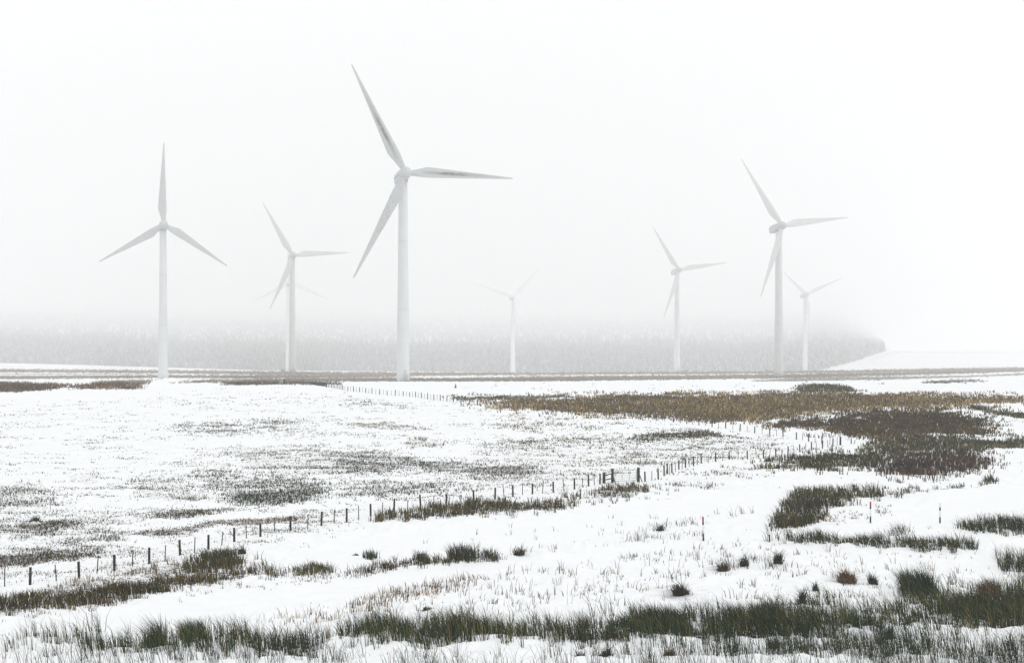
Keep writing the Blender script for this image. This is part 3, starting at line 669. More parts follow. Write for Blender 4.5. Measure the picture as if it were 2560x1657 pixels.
    o = link('snowy_ground', me, [m])
    tag(o, 'rolling snow covered moor with dead grass showing through the snow', 'ground', kind='structure')
    return o, float(ZZ.min()), float(ZZ.max())


g_obj, GMIN, GMAX = build_ground()


# ------------------------------------------------------------------ grass blades
class Blades:
    def __init__(s):
        s.p = []

    def add(s, X, Y, Z, h, w, lx, ly, col, ang, curve=0.5):
        s.p.append((X, Y, Z, h, w, lx, ly, col, ang, np.full(len(X), curve)))

    def arrays(s):
        X, Y, Z, h, w, lx, ly, col, ang, cv = [np.concatenate([q[i] for q in s.p]) for i in range(10)]
        n = len(X)
        B = np.stack([X, Y, Z - 0.03], -1)
        d = np.stack([np.cos(ang), np.sin(ang), np.zeros(n)], -1) * (w / 2)[:, None]
        L = np.stack([lx * h, ly * h, np.zeros(n)], -1)
        up = np.stack([np.zeros(n), np.zeros(n), h], -1)
        mid = B + up * 0.55 + L * (0.45 * (1 - cv))[:, None]
        droop = np.clip(1 - 0.35 * (lx ** 2 + ly ** 2), 0.3, 1)[:, None]
        tip = B + up * droop + L
        V = np.stack([B - d, B + d, mid + d * 0.75, mid - d * 0.75, tip], 1).reshape(-1, 3)
        i = np.arange(n)[:, None] * 5
        return V, i + np.array([[0, 1, 2, 3]]), i + np.array([[3, 2, 4]]), np.repeat(col, 5, 0)


def pick(cols, n):
    c = np.array([q[0] for q in cols]); w = np.array([q[1] for q in cols], float)
    k = rng.choice(len(c), n, p=w / w.sum())
    return c[k] * rng.uniform(0.7, 1.3, n)[:, None]


def grow(B, poly, dens, hr, wpx, cols, k, sp, lean, cl, jit, seed, lo=45.0, hi=2000.0, wind=0.0):
    P = np.array(poly, float)
    x0, y0 = P.min(0) - np.array(jit); x1, y1 = P.max(0) + np.array(jit)
    n = int((x1 - x0) * (y1 - y0) * dens)
    if n < 1:
        return
    x = rng.uniform(x0, x1, n); y = rng.uniform(y0, y1, n)
    X, Y = px_ground(x, y, lo, hi)
    jx = (fbm(X / 6, Y / 6, 5 + seed) - 0.5) * 2 * jit[0]
    jy = (fbm(X / 6, Y / 6, 35 + seed) - 0.5) * 2 * jit[1]
    fx, fy = rng.normal(0, 0.6 * jit[0], n), rng.normal(0, 0.8 * jit[1], n)
    keep = inside(poly, x + jx + fx, y + jy + fy)
    if cl == 'streak':
        keep &= rng.uniform(0, 1, n) < sstep(0.42, 0.52, fbm(X / 60, Y / 9, 91, 4))
    else:
        nn = 0.5 * fbm(X / 2.2, Y / 1.3, 61 + seed, 3) + 0.5 * fbm(X / 8, Y / 3.6, 71 + seed, 3)
        keep &= rng.uniform(0, 1, n) < (0.10 * (cl < 0.4) + 0.9 * sstep(cl + 0.06, cl + 0.30, nn))
    keep &= (smooth_ways(X, Y) < 0.5) | (dens < 0.0015)
    X, Y = X[keep], Y[keep]
    if len(X) == 0:
        return
    hh = 0.45 + 1.1 * fbm(X / 1.8, Y / 1.8, 81 + seed, 3)
    X = np.repeat(X, k); Y = np.repeat(Y, k); hh = np.repeat(hh, k)
    m = len(X)
    ox, oy = rng.normal(0, 1, m), rng.normal(0, 1, m)
    X = X + ox * sp; Y = Y + oy * sp
    Z = ground(X, Y)
    h = rng.uniform(hr[0], hr[1], m) * hh
    a = rng.uniform(0, 2 * math.pi, m); r = np.abs(rng.normal(0, lean, m))
    wx = (fbm(X / 9, Y / 9, 131, 2) - 0.45) * lean * 0.8
    w = wpx * rng.uniform(0.6, 1.25, m) * Y / F
    C = pick(cols, m)
    tone = (0.45 + 1.1 * fbm(X / 3.0, Y / 3.0, 141 + seed, 3)) * (0.5 + fbm(X / 14, Y / 14, 151 + seed, 3))
    C = np.where((C[:, :1] > 0.5), C, C * tone[:, None])
    B.add(X, Y, Z, h, w, r * np.cos(a) * 0.6 + ox * lean * 0.55 + wx + wind, r * np.sin(a) * 0.6 + oy * lean * 0.55, C, rng.uniform(-0.7, 0.7, m))


VEG = {
 'moor_grass': 'tall brown and ochre moor grass standing above the snow on the far ground',
 'frosted_grass': 'short grey green grass tips dusted with snow across the fenced field',
 'verge_grass': 'dark brown and olive verge grass along the snowy road and under the fence',
 'rushes': 'dark green rush blades poking through deep snow in the foreground',
 'weed_stalks': 'thin dry brown weed stalks scattered on the snowy bank',
}
HILL = [([(2035, 918), (2110, 908), (2160, 900), (2230, 905), (2330, 915), (2380, 912), (2620, 908), (2620, 913), (2400, 918), (2200, 922), (2080, 924)], 0.25, (0.25, 0.5), 1.5, FROSTB, 2, 0.8, 0.5, 0.42, (30, 3)),
        ([(2175, 903), (2185, 893), (2215, 884), (2250, 878), (2250, 882), (2205, 893), (2190, 905), (2230, 911), (2200, 914)], 0.4, (0.25, 0.5), 1.5, FROSTB, 2, 0.8, 0.5, 0.3, (8, 2)),
        ([(2240, 879), (2350, 880.5), (2620, 882), (2620, 883.5), (2350, 882), (2240, 881)], 0.5, (0.3, 0.6), 1.4, GREYS, 2, 0.8, 0.4, 0.2, (10, 0.5))]
for kind, lst in PATCH.items():
    B = Blades()
    for s, p in enumerate(lst):
        grow(B, *p, seed=s, wind={'rushes': -0.30, 'verge_grass': -0.10}.get(kind, 0.0))
    if kind == 'moor_grass':
        for s, p in enumerate(HILL):
            grow(B, *p, seed=60 + s, lo=2580.0, hi=3400.0)
    V, q, t3, c = B.arrays()
    o = link(kind, mesh_np(kind, V, quads=q, tris=t3, col=c), [M_blade])
    tag(o, VEG[kind], 'grass', kind='stuff')
    print(kind, len(q), 'blades')


# single tussocks one can point at
def tussock(name, x, y, r, n, hr, cols, label, cat, wind=0.0, spread=0.7, wpx=2.1):
    r *= 1.25; n = int(n * 1.6); hr = (hr[0] * 0.7, hr[1] * 1.2)
    c = at(x, y)
    B = Blades()
    # three or four crowns of leaves grown into one lopsided clump, bent over by wind and snow
    nk = 4
    cx = rng.normal(0, 0.22 * r, nk); cy = rng.normal(0, 0.18 * r, nk); cs = rng.uniform(0.55, 1.1, nk)
    kk = rng.integers(0, nk, n)
    a = rng.uniform(0, 2 * math.pi, n); rr = r * 0.3 * rng.uniform(0, 1, n)
    X, Y = cx[kk] + rr * np.cos(a), cy[kk] + rr * np.sin(a)
    Z = ground(c.x + X, c.y + Y) - c.z - 0.04
    h = (hr[0] + (hr[1] - hr[0]) * rng.uniform(0, 1, n) ** 1.6) * cs[kk] * (1 - 0.25 * rr / (0.3 * r))
    side = rng.normal(0, 0.25, nk)
    ln = np.abs(rng.normal(0.15, 0.5, n)) + spread * 2.1 * (rr / (0.3 * r)) ** 1.5
    w = wpx * 0.75 * rng.uniform(0.5, 1.2, n) * c.y / F
    B.add(X, Y, Z, h, w, ln * np.cos(a) + wind + side[kk], ln * np.sin(a), pick(cols, n), rng.uniform(-0.7, 0.7, n), 0.75)
    V, q, t3, cc = B.arrays()
    o = link(name, mesh_np(name, V, quads=q, tris=t3, col=cc), [M_blade])
    o.location = c
    tag(o, label, cat, 'single rush and grass tussocks on the snow')


BLACKB = [((0.025, 0.017, 0.012), 6), ((0.05, 0.034, 0.022), 4), ((0.09, 0.06, 0.036), 1), ((0.03, 0.032, 0.026), 3)]
tussock('rush_tussock', 1700, 1488, 0.75, 520, (0.5, 1.25), BLACKB, 'big dark brown rush tussock alone on open snow, drooping to the left', 'tussock', -0.25, 0.8)
tussock('rush_tussock', 2125, 1458, 0.75, 480, (0.6, 1.2), RUST, 'rusty red brown rush tussock on snow beside a small green one', 'tussock', -0.30, 0.6)
tussock('rush_tussock', 2185, 1462, 0.35, 130, (0.6, 1.15), DKGREEN, 'upright green rush tussock just right of the rusty red one', 'tussock', 0.0, 0.3)
tussock('rush_tussock', 2038, 1478, 0.3, 80, (0.5, 1.0), DKGREEN, 'thin green rush tussock left of the rusty red one', 'tussock', -0.15, 0.4)
tussock('rush_tussock', 1812, 1430, 0.6, 200, (0.4, 1.2), GREYS + UMBER, 'grey brown grass tussock combed over to the left on the snow', 'tussock', -0.75, 0.5)
tussock('rush_tussock', 1860, 1418, 0.45, 110, (0.6, 1.2), GREYS + DKGREEN, 'grey rush tussock behind the combed over grey brown one', 'tussock', -0.2, 0.5)
tussock('rush_tussock', 1945, 1408, 0.45, 170, (0.6, 1.25), DKGREEN, 'blue green rush tussock below the white topped marker pole', 'tussock', 0.0, 0.45)
tussock('rush_tussock', 2005, 1518, 0.4, 150, (0.6, 1.3), DKGREEN, 'green rush tussock standing up from the upper edge of the foreground rushes', 'tussock', -0.05, 0.35)
tussock('rush_tussock', 1920, 1530, 0.7, 260, (0.5, 1.15), BLACKB + GREYS, 'dark drooping tussock leaning over the foreground rushes', 'tussock', -0.35, 0.6)
tussock('rush_tussock', 1508, 1645, 0.5, 180, (0.4, 0.8), BLACKB + OLIVE, 'black hearted grass tussock at the bottom edge under the rush bank', 'tussock', 0.3, 0.7)
tussock('rush_tussock', 1448, 1640, 0.35, 90, (0.35, 0.8), BLACKB + GREYS, 'low dark tussock combed to the left at the bottom edge', 'tussock', -0.9, 0.5)
tussock('rush_tussock', 1675, 1638, 0.35, 120, (0.3, 0.6), BLACKB + OCHRE, 'short black and straw coloured tussock near the bottom edge', 'tussock', 0.0, 0.4)
tussock('rush_tussock', 1945, 1622, 0.4, 130, (0.35, 0.7), BLACKB + OLIVE, 'low mossy dark tussock in the snow below the rushes', 'tussock', 0.1, 0.5)
tussock('rush_tussock', 2225, 1605, 0.4, 150, (0.5, 1.1), DKGREEN + BLACKB, 'dark green upright tussock in the snow below the right hand rushes', 'tussock', 0.0, 0.35)
tussock('rush_tussock', 1296, 1388, 0.55, 170, (0.6, 1.3), GREYS + UMBER, 'wind bent grey tussock at the right end of the road verge', 'tussock', 0.35, 0.4, 1.8)
tussock('rush_tussock', 1648, 1325, 0.4, 110, (0.5, 0.9), GREYS + DKGREEN, 'lone grey green rush tussock in the snow beside the farm track', 'tussock', 0.0, 0.4, 1.8)
tussock('rush_tussock', 890, 1383, 0.45, 130, (0.15, 0.35), BLACKB + OCHRE, 'flat black tuft alone on the snow of the farm track', 'tussock', 0.0, 0.9)
tussock('rush_tussock', 1065, 1527, 0.45, 130, (0.15, 0.4), BLACKB + OLIVE, 'flat dark green tuft alone on the snow bank above the rushes', 'tussock', 0.5, 0.9)
tussock('rush_tussock', 2270, 1568, 0.4, 140, (0.2, 0.5), BLACKB + OCHRE, 'short black and straw tuft on a snow hummock among the rushes', 'tussock', 0.0, 0.7)
tussock('rush_tussock', 88, 1308, 0.7, 200, (0.3, 0.75), GREYS + OLIVE, 'dark bushy tussock in the fenced field at the far left', 'tussock', -0.2, 0.6)
tussock('rush_tussock', 608, 1382, 0.6, 120, (0.5, 1.1), GREYS + DKGREEN, 'grey tussock bending left between the fence and the verge grass', 'tussock', -0.6, 0.4, 1.9)


# ------------------------------------------------------------------ wind turbines
TH = math.radians(18.0)                     # all face the same wind
NV = Vector((math.sin(TH), -math.cos(TH), 0))
TILT = math.radians(5.5)
AX = (NV * math.cos(TILT) + Vector((0, 0, 1)) * math.sin(TILT)).normalized()   # rotor axis, towards the wind
E1 = Vector((math.cos(TH), math.sin(TH), 0))
E2 = AX.cross(E1) * -1
if E2.z < 0:
    E2 = -E2


K = 2.0                                     # turbines enlarged and set farther back so the haze fades them more


def scaled(me):
    me.transform(Matrix.Scale(K, 4))
    return me


def tower_mesh(hh):
    bm = bmesh.new()
    rings = []
    for i in range(25):
        t = i / 24
        rings.append(circle((2.28 + (1.50 - 2.28) * t ** 0.85) * K, hh * t, 40))
    ring_loft(bm, rings)
    return bm_mesh('tower', bm, True)


def flange_mesh(r, dh=0.16):
    bm = bmesh.new()
    ring_loft(bm, [circle(r, -dh, 40), circle(r + 0.03, -dh, 40), circle(r + 0.03, dh, 40), circle(r, dh, 40)], cap=False)
    return bm_mesh('flange', bm, True)


def nacelle_mesh():
    bm = bmesh.new()
    rings = []
    #   s along the axis to the rear, half width, top, bottom
    for s, hw, zt, zb in ((-1.9, 1.35, 1.35, -1.45), (-1.3, 1.65, 1.65, -1.85), (2.0, 1.72, 1.75, -2.05), (5.0, 1.70, 1.70, -2.05), (6.9, 1.55, 1.45, -1.95), (7.6, 1.25, 1.05, -1.6)):
        ch = 0.5
        pts = [(-hw, zb + ch), (-hw, zt - ch), (-hw + ch, zt), (hw - ch, zt), (hw, zt - ch), (hw, zb + ch), (hw - ch, zb), (-hw + ch, zb)]
        rings.append([Vector((a, s, b)) for a, b in pts])
    ring_loft(bm, rings)
    bmesh.ops.bevel(bm, geom=[e for e in bm.edges], offset=0.12, segments=2, affect='EDGES', profile=0.6)
    return bm_mesh('nacelle', bm, True)


def stripe_mesh():
    bm = bmesh.new()
    for sx in (-1, 1):
        vs = []
        for s, hw in ((-1.1, 1.665), (2.0, 1.725), (5.0, 1.705), (6.8, 1.565)):
            vs.append((bm.verts.new((sx * (hw + 0.012), s, -0.42)), bm.verts.new((sx * (hw + 0.012), s, 0.22)),
                       bm.verts.new((sx * (hw - 0.05), s, 0.22)), bm.verts.new((sx * (hw - 0.05), s, -0.42))))
        for a, b in zip(vs, vs[1:]):
            for i in range(4):
                bm.faces.new((a[i], a[(i + 1) % 4], b[(i + 1) % 4], b[i]))
    return bm_mesh('stripe', bm)


def hub_mesh():
    bm = bmesh.new()
    rings = []
    for s, r in ((1.6, 1.55), (1.5, 1.8), (0.9, 1.95), (0, 2.0), (-0.8, 1.92), (-1.4, 1.65), (-1.9, 1.2), (-2.2, 0.7), (-2.32, 0.15)):
        rings.append([Vector((p.x, s, p.y)) for p in circle(r, 0, 36)])
    ring_loft(bm, rings)
    return bm_mesh('hub', bm, True)


def blade_mesh(L, flip):
    """span along +Z, trailing edge to +X, thickness along Y"""
    bm = bmesh.new()
    rings = []
    N = 28
    for i in range(40):
        t = i / 39
        z = L * t
        if z < 1.0:
            z = 1.0 + 0.2 * t
        root = 1.05
        k = min(1.0, max(0.0, (t - 0.03) / 0.17))
        CM = 3.9
        ch = root * 2 * 0.8 * (1 - k) + k * CM
        if t > 0.20:
            ch = (CM - 0.45) * (1 - (t - 0.20) / 0.80) ** 1.05 + 0.45
        if t > 0.97:
            ch *= 1 - 0.55 * ((t - 0.97) / 0.03) ** 2
        th = (1 - k) * 1.9 + k * max(0.12, 0.24 * ch * (1 - 0.4 * t))
        tw = math.radians(17) * (1 - t) ** 2
        pb = -0.9 * t * t                     # bend into the wind
        ring = []
        le = -0.34 * ch * k - ch * 0.5 * (1 - k)
        for j in range(N):
            a = 2 * math.pi * j / N
            cx = math.cos(a)
            # rounded nose, thin tail
            xx = le + ch * (cx + 1) / 2
            taper = (1 - k) + k * (1 - 0.78 * ((cx + 1) / 2) ** 1.2)
            yy = th / 2 * math.sin(a) * taper
            x2 = xx * math.cos(tw) - yy * math.sin(tw)
            y2 = xx * math.sin(tw) + yy * math.cos(tw)
            ring.append(Vector((x2, y2 + pb, z)))
        rings.append(ring)
    ring_loft(bm, rings)
    return bm_mesh('blade', bm, True)


def turbine(hub_px, hub_h, dist_scale, tips, label, stained=False, door=False, fog_level=0):
    """hub_px: hub centre in the photo; dist from the tower's height in the photo"""
    Y = dist_scale * K
    hubP = Vector(((hub_px[0] - W / 2) * Y / F, Y, CZ - (hub_px[1] - HOR) * Y / F))
    ax0 = hubP - NV * 3.6 * K                                       # tower axis
    gz = float(ground(np.array([ax0.x]), np.array([ax0.y]))[0])
    root = empty('wind_turbine', (ax0.x, ax0.y, gz - 0.3))
    tag(root, label, 'wind turbine', 'white wind turbines on the snowy moor')
    top = hubP.z - 2.55 * K
    hh = top - (gz - 0.3)
    tw = link('tower', tower_mesh(hh), [M_fog_pale if fog_level == 2 else M_white], root)
    for fr in (0.36, 0.70):
        fl = link('flange', flange_mesh((2.28 + (1.50 - 2.28) * fr ** 0.85) * K), [M_ring], tw)
        fl.location = (0, 0, hh * fr)
    if door:
        bm = bmesh.new()
        box(bm, (0, 0, 1.35), (0.95, 0.16, 2.2), bev=0.07)
        d = link('door', scaled(bm_mesh('door', bm)), [M_hub], tw)
        d.location = (0.95 * K, -2.06 * K, 1.6 * K); d.rotation_euler = (0, 0, math.radians(25))
        bm = bmesh.new()
        for i in range(7):
            box(bm, (0, -0.22 - 0.26 * (6 - i), 0.22 * i + 0.1), (1.3, 0.3, 0.06))
        for sx in (-0.68, 0.68):
            tube(bm, (sx, -0.2, 2.6), (sx, -1.9, 1.1), 0.05)
            tube(bm, (sx, -1.9, 0), (sx, -1.9, 1.1), 0.05); tube(bm, (sx, -0.2, 1.5), (sx, -0.2, 2.6), 0.05)
        st = link('steps', scaled(bm_mesh('steps', bm)), [M_metal], root)
        st.location = (0.95 * K, -2.05 * K, 0.4); st.rotation_euler = (0, 0, math.radians(25))
    R = Matrix((E1, -AX, E2)).transposed().to_4x4()             # x = E1, y = to the rear, z = E2
    inv = Matrix.Translation(-root.location)
    ncp = Matrix.Translation(hubP - AX * 3.6 * K) @ R
    yb = bmesh.new()
    ring_loft(yb, [circle(1.52, -0.05, 36), circle(1.62, 0.0, 36), circle(1.62, 0.8, 36), circle(1.4, 1.0, 36)])
    y_ = link('yaw_bearing', scaled(bm_mesh('yaw_bearing', yb, True)), [M_joint], root)
    y_.location = (0, 0, hh + 0.0)
    nc = link('nacelle', scaled(nacelle_mesh()), [M_fog_pale if fog_level == 2 else M_hub], root)
    nc.matrix_local = inv @ ncp
    if stained:
        link('stripe', scaled(stripe_mesh()), [M_stripe], nc)
    hb = link('hub', scaled(hub_mesh()), [M_fog_pale if fog_level == 2 else M_hub], root)
    hb.matrix_local = inv @ Matrix.Translation(hubP) @ R
    for i, tip in enumerate(tips):
        a = b = 0.0
        for _ in range(12):                                     # in-plane reach of this blade's tip
            def pr(aa, bb):
                L0 = math.hypot(aa, bb)
                P = hubP + E1 * aa + E2 * bb + AX * 0.9 * K
                return np.array([W / 2 + P.x * F / P.y, HOR + (CZ - P.z) * F / P.y])
            p = pr(a, b); e = np.array(tip) - p
            J = np.stack([pr(a + 0.1, b) - p, pr(a, b + 0.1) - p], 1) / 0.1
            da, db = np.linalg.solve(J, e)
            a += da; b += db
        L = math.hypot(a, b)
        sp = (E1 * a + E2 * b).normalized()
        # trailing edge on the anticlockwise side seen from the front
        te = (E1 * (-b) + E2 * a).normalized()
        Bm = Matrix((te, te.cross(sp) * -1, sp)).transposed()
        if Bm.col[1].dot(-AX) < 0:
            Bm.col[1] = -Bm.col[1]
        Bm4 = Bm.to_4x4()
        m = (M_bl1, M_bl1, M_bl2)[i] if stained else (M_bl0, M_bl_fog1, M_bl_fog2)[fog_level]
        bl = link('blade', scaled(blade_mesh(L / K, False)), [m], root)
        bl.matrix_local = inv @ Matrix.Translation(hubP) @ Bm4
        print('   blade', i, round(L, 1), round(math.degrees(math.atan2(b, a)), 1))
    print('turbine', label[:30], 'hub', [round(q, 1) for q in hubP], 'tower', round(hh, 1))
    return root


turbine((1014, 432), 70, 472, [(879, 160), (1283, 447), (883, 695)], 'nearest and largest white wind turbine, dark mould streaks along its blades', True, True)
turbine((409, 561), 70, 638, [(410, 356), (247, 654), (569, 666)], 'leftmost white wind turbine, one blade pointing straight up')
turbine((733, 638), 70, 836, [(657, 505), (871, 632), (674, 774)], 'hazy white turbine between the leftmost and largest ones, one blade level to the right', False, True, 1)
turbine((723, 704), 70, 1085, [(722, 596), (634, 754), (818, 748)], 'fogged turbine whose tower hides right behind another turbine tower', fog_level=2)
turbine((1285, 742), 70, 1310, [(1186, 706), (1352, 668), (1302, 848)], 'faintest wind turbine, nearly lost in fog right of the largest one', fog_level=2)
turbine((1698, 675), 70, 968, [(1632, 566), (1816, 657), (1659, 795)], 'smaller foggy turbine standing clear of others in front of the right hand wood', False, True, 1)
turbine((1956, 564), 70, 677, [(1853, 396), (2121, 544), (1901, 743)], 'second largest turbine at the right, one blade pointing down left, in thin fog', fog_level=1)
turbine((2018, 736), 70, 1285, [(1957, 677), (2110, 693), (2024, 842)], 'rightmost turbine, small and foggy, with its two upper blades in a wide V', fog_level=1)


# ------------------------------------------------------------------ fences, gate, stile
def walk(poly, step):
    xs, ys = zip(*poly)
    X, Y = px_ground(xs, ys)
    P = np.stack([X, Y], -1)
    d = np.concatenate([[0], np.cumsum(np.hypot(*np.diff(P, axis=0).T))])
    s = np.arange(0, d[-1], step)
    return np.stack([np.interp(s, d, P[:, 0]), np.interp(s, d, P[:, 1])], -1)


def post_bm(r, h, top=True):
    bm = bmesh.new()
    ring_loft(bm, [circle(r * 1.02, -0.3, 10, 0.06), circle(r, h * 0.5, 10, 0.06), circle(r * 0.97, h - 0.03, 10, 0.05), circle(r * 0.8, h, 10, 0.05)])
    return bm_mesh('post', bm)


def cap_bm(r, h):
    bm = bmesh.new()
    ring_loft(bm, [circle(r * 1.05, 0, 10, 0.08), circle(r * 1.15, 0.35 * h, 10, 0.08), circle(r * 0.8, 0.8 * h, 10, 0.08), circle(r * 0.3, h, 10, 0.05)])
    return bm_mesh('snow_cap', bm, True)


POSTS = [post_bm(0.086, 1.18) for _ in range(4)]
CAPS = [cap_bm(0.09, 0.12) for _ in range(3)]
STAKES = []
for _ in range(3):
    bm = bmesh.new(); ring_loft(bm, [circle(0.040, -0.2, 6, 0.1), circle(0.034, 1.18, 6, 0.1)]); STAKES.append(bm_mesh('stake', bm))
for m_ in POSTS:
    m_.materials.append(M_wood)
for m_ in CAPS:
    m_.materials.append(M_snow)
for m_ in STAKES:
    m_.materials.append(M_stake)


def inst(name, me, parent, loc, rot=(0, 0, 0), sc=1.0):
    o = bpy.data.objects.new(name, me)
    COL.objects.link(o)
    o.parent = parent
    o.location = loc; o.rotation_euler = rot; o.scale = (sc, sc, sc) if not isinstance(sc, tuple) else sc
    return o


def fence(poly, label, gaps=(), step=1.65, cap=0.6, group=None, wires=4):
    pts = walk(poly, step)
    z = ground(pts[:, 0], pts[:, 1])
    base = Vector((pts[0, 0], pts[0, 1], z[0]))
    root = empty('field_fence', base)
    tag(root, label, 'fence', group)
    last = []
    runs = [[]]
    for i, (p, zz) in enumerate(zip(pts, z)):
        px = W / 2 + p[0] * F / p[1]
        if any(a < px < b for a, b in gaps):
            if runs[-1]:
                runs.append([])
            continue
        loc = Vector((p[0], p[1], zz)) - base
        runs[-1].append(loc)
        tl = (random.gauss(0, 0.03), random.gauss(0, 0.035), random.uniform(0, 6))
        if i % 2 == 0:
            s = random.uniform(0.9, 1.08)
            po = inst('post', random.choice(POSTS), root, loc, tl, (1, 1, s))
            if random.random() < cap:
                inst('snow_cap', random.choice(CAPS), po, (0, 0, 1.17))
        elif random.random() < 0.94:
            tl = (random.gauss(0, 0.04), random.gauss(0, 0.06), 0)
            inst('stake', random.choice(STAKES), root, loc, tl, (1, 1, random.uniform(0.85, 1.05)))
    for hgt in (0.25, 0.5, 0.75, 1.02)[:wires]:
        for r in runs:
            if len(r) < 2:
                continue
            bm = bmesh.new()
            ring_loft(bm, [[q + Vector((0, dy, hgt + dz)) for dy, dz in ((-0.003, 0), (0, 0.004), (0.003, 0))] for q in r])
            link('wire', bm_mesh('wire', bm), [M_wire], root)
    return root, base


def big_post(root, base, x, y, h, r=0.11, cap=True, m=None):
    p = at(x, y) - base
    bm = bmesh.new()
    ring_loft(bm, [circle(r, -0.3, 14, 0.05), circle(r, h * 0.6, 14, 0.04), circle(r * 0.98, h, 14, 0.04)])
    o = link('gate_post' if m else 'corner_post', bm_mesh('gate_post', bm), [M_woodb], root)
    o.location = p
    if cap:
        c = link('snow_cap', cap_bm(r * 0.98, 0.15), [M_snow], o)
        c.location = (0, 0, h - 0.01)
    return o


NEAR = [(-40, 1475), (0, 1468), (79, 1460), (180, 1452), (274, 1432), (369, 1412), (455, 1391), (540, 1369), (622, 1347), (699, 1331), (775, 1321),
        (849, 1306), (919, 1293), (988, 1281), (1052, 1273), (1115, 1265), (1207, 1256), (1292, 1241), (1350, 1233), (1450, 1222), (1510, 1208),
        (1596, 1207), (1654, 1197), (1674, 1182), (1715, 1169), (1755, 1159), (1827, 1151), (1899, 1146), (1963, 1137), (2020, 1128), (2078, 1118), (2100, 1113)]
FAR = [(2100, 1113), (2067, 1110.5), (2031, 1105), (1996, 1098.6), (1930, 1088), (1807, 1072), (1750, 1064), (1697, 1056), (1593, 1048), (1498, 1041), (1391, 1031.5),
       (1312, 1024), (1221, 1014.5), (1138, 1006), (1015, 991), (930, 984), (860, 976), (817, 968), (776, 962), (705, 961), (620, 962), (560, 964)]
nf, nb = fence(NEAR, 'near post and wire fence with the gate, rising rightwards from the left edge', gaps=((1505, 1600),), cap=0.45)
ff, fb = fence(FAR, 'far post and wire fence with snow capped posts running past the ladder stile', gaps=((692, 722),), cap=0.8)
big_post(ff, fb, 2101, 1114, 1.25, 0.13, True)
big_post(nf, nb, 1510, 1207, 1.15, 0.16, False, 1)
big_post(nf, nb, 1531, 1206, 1.5, 0.15, True, 1)
big_post(nf, nb, 1596, 1207, 1.55, 0.16, True, 1)
# rail with snow between the two left posts
a_, b_ = at(1510, 1207) - nb, at(1531, 1206) - nb
bm = bmesh.new()
tube(bm, a_ + Vector((0, 0, 0.85)), b_ + Vector((0, 0, 0.98)), 0.06, n=8)
tube(bm, a_ + Vector((0, 0, 0.35)), b_ + Vector((0, 0, 0.45)), 0.06, n=8)
rl = link('rail', bm_mesh('rail', bm), [M_woodb], nf)
bm = bmesh.new()
tube(bm, a_ + Vector((0, 0, 0.945)), b_ + Vector((0, 0, 1.075)), 0.055, n=8)
link('snow_cap', bm_mesh('snow_cap', bm, True), [M_snow], rl)
# braces leaning on the gate posts
for (x0, y0, x1, y1, hh) in ((1606, 1206, 1597, 1207, 0.95), (1541, 1212, 1532, 1206, 0.7)):
    p0, p1 = at(x0, y0) - nb, at(x1, y1) - nb
    bm = bmesh.new(); tube(bm, p0 - Vector((0, 0, 0.1)), p1 + Vector((0, 0, hh)), 0.05, n=8)
    link('brace', bm_mesh('brace', bm), [M_woodb], nf)
# the gate
ga, gb = at(1537, 1206.5), at(1591, 1207)
gt = empty('field_gate', ga)
tag(gt, 'grey tubular metal field gate in the near fence above a patch of brown grass', 'gate')
L_ = (gb - ga); L_.z = 0
ln_ = L_.length
ang_ = math.atan2(L_.y, L_.x)
gt.rotation_euler = (0, 0, ang_)
dz = (gb.z - ga.z)
bm = bmesh.new()
P = lambda s, h: Vector((s, 0, 0.22 + h + dz * s / ln_))
tube(bm, P(0, 0), P(0, 1.12), 0.03); tube(bm, P(ln_, 0), P(ln_, 1.12), 0.03)
tube(bm, P(0, 0), P(ln_, 0), 0.024); tube(bm, P(0, 1.12), P(ln_, 1.12), 0.026)
link('frame', bm_mesh('frame', bm, True), [M_metal], gt)
for h in (0.2, 0.38, 0.58, 0.82):
    bm = bmesh.new(); tube(bm, P(0, h), P(ln_, h), 0.018); link('bar', bm_mesh('bar', bm, True), [M_metal], gt)
for fr in (0.34, 0.67):
    bm = bmesh.new(); tube(bm, P(ln_ * fr, 0) + Vector((0, 0.03, 0)), P(ln_ * fr, 1.12) + Vector((0, 0.03, 0)), 0.022)
    link('upright', bm_mesh('upright', bm, True), [M_metal], gt)
# ladder stile over the far fence
sp_ = at(706, 961.5)
stl = empty('ladder_stile', sp_)
tag(stl, 'dark wooden ladder stile with snowy steps over the far fence', 'stile')
stl.rotation_euler = (0, 0, math.radians(-18))
for sx in (-0.62, 0.62):
    for sy in (-1, 1):
        bm = bmesh.new()
        p0, p1 = Vector((sx, sy * 1.25, -0.2)), Vector((sx, sy * 0.12, 1.75))
        q = (p1 - p0).to_track_quat('Z', 'Y').to_matrix()
        box(bm, (p0 + p1) / 2, (0.09, 0.2, (p1 - p0).length), q)
        link('stringer', bm_mesh('stringer', bm), [M_wood], stl)
for sy in (-1, 1):
    for i in range(5):
        h = 0.28 + 0.34 * i
        y = sy * (1.25 - (h + 0.2) / 1.95 * 1.13)
        bm = bmesh.new(); box(bm, (0, y, h), (1.3, 0.24, 0.07)); st = link('step', bm_mesh('step', bm), [M_wood], stl)
        bm = bmesh.new(); box(bm, (0, y, h + 0.085), (1.25, 0.22, 0.09), bev=0.03); link('snow_cap', bm_mesh('snow_cap', bm, True), [M_snow], st)
bm = bmesh.new(); box(bm, (0, 0, 1.86), (1.5, 0.5, 0.08)); pl = link('platform', bm_mesh('platform', bm), [M_wood], stl)
bm = bmesh.new(); box(bm, (0.1, 0, 1.98), (1.5, 0.48, 0.16), bev=0.06); link('snow_cap', bm_mesh('snow_cap', bm, True), [M_snow], pl)
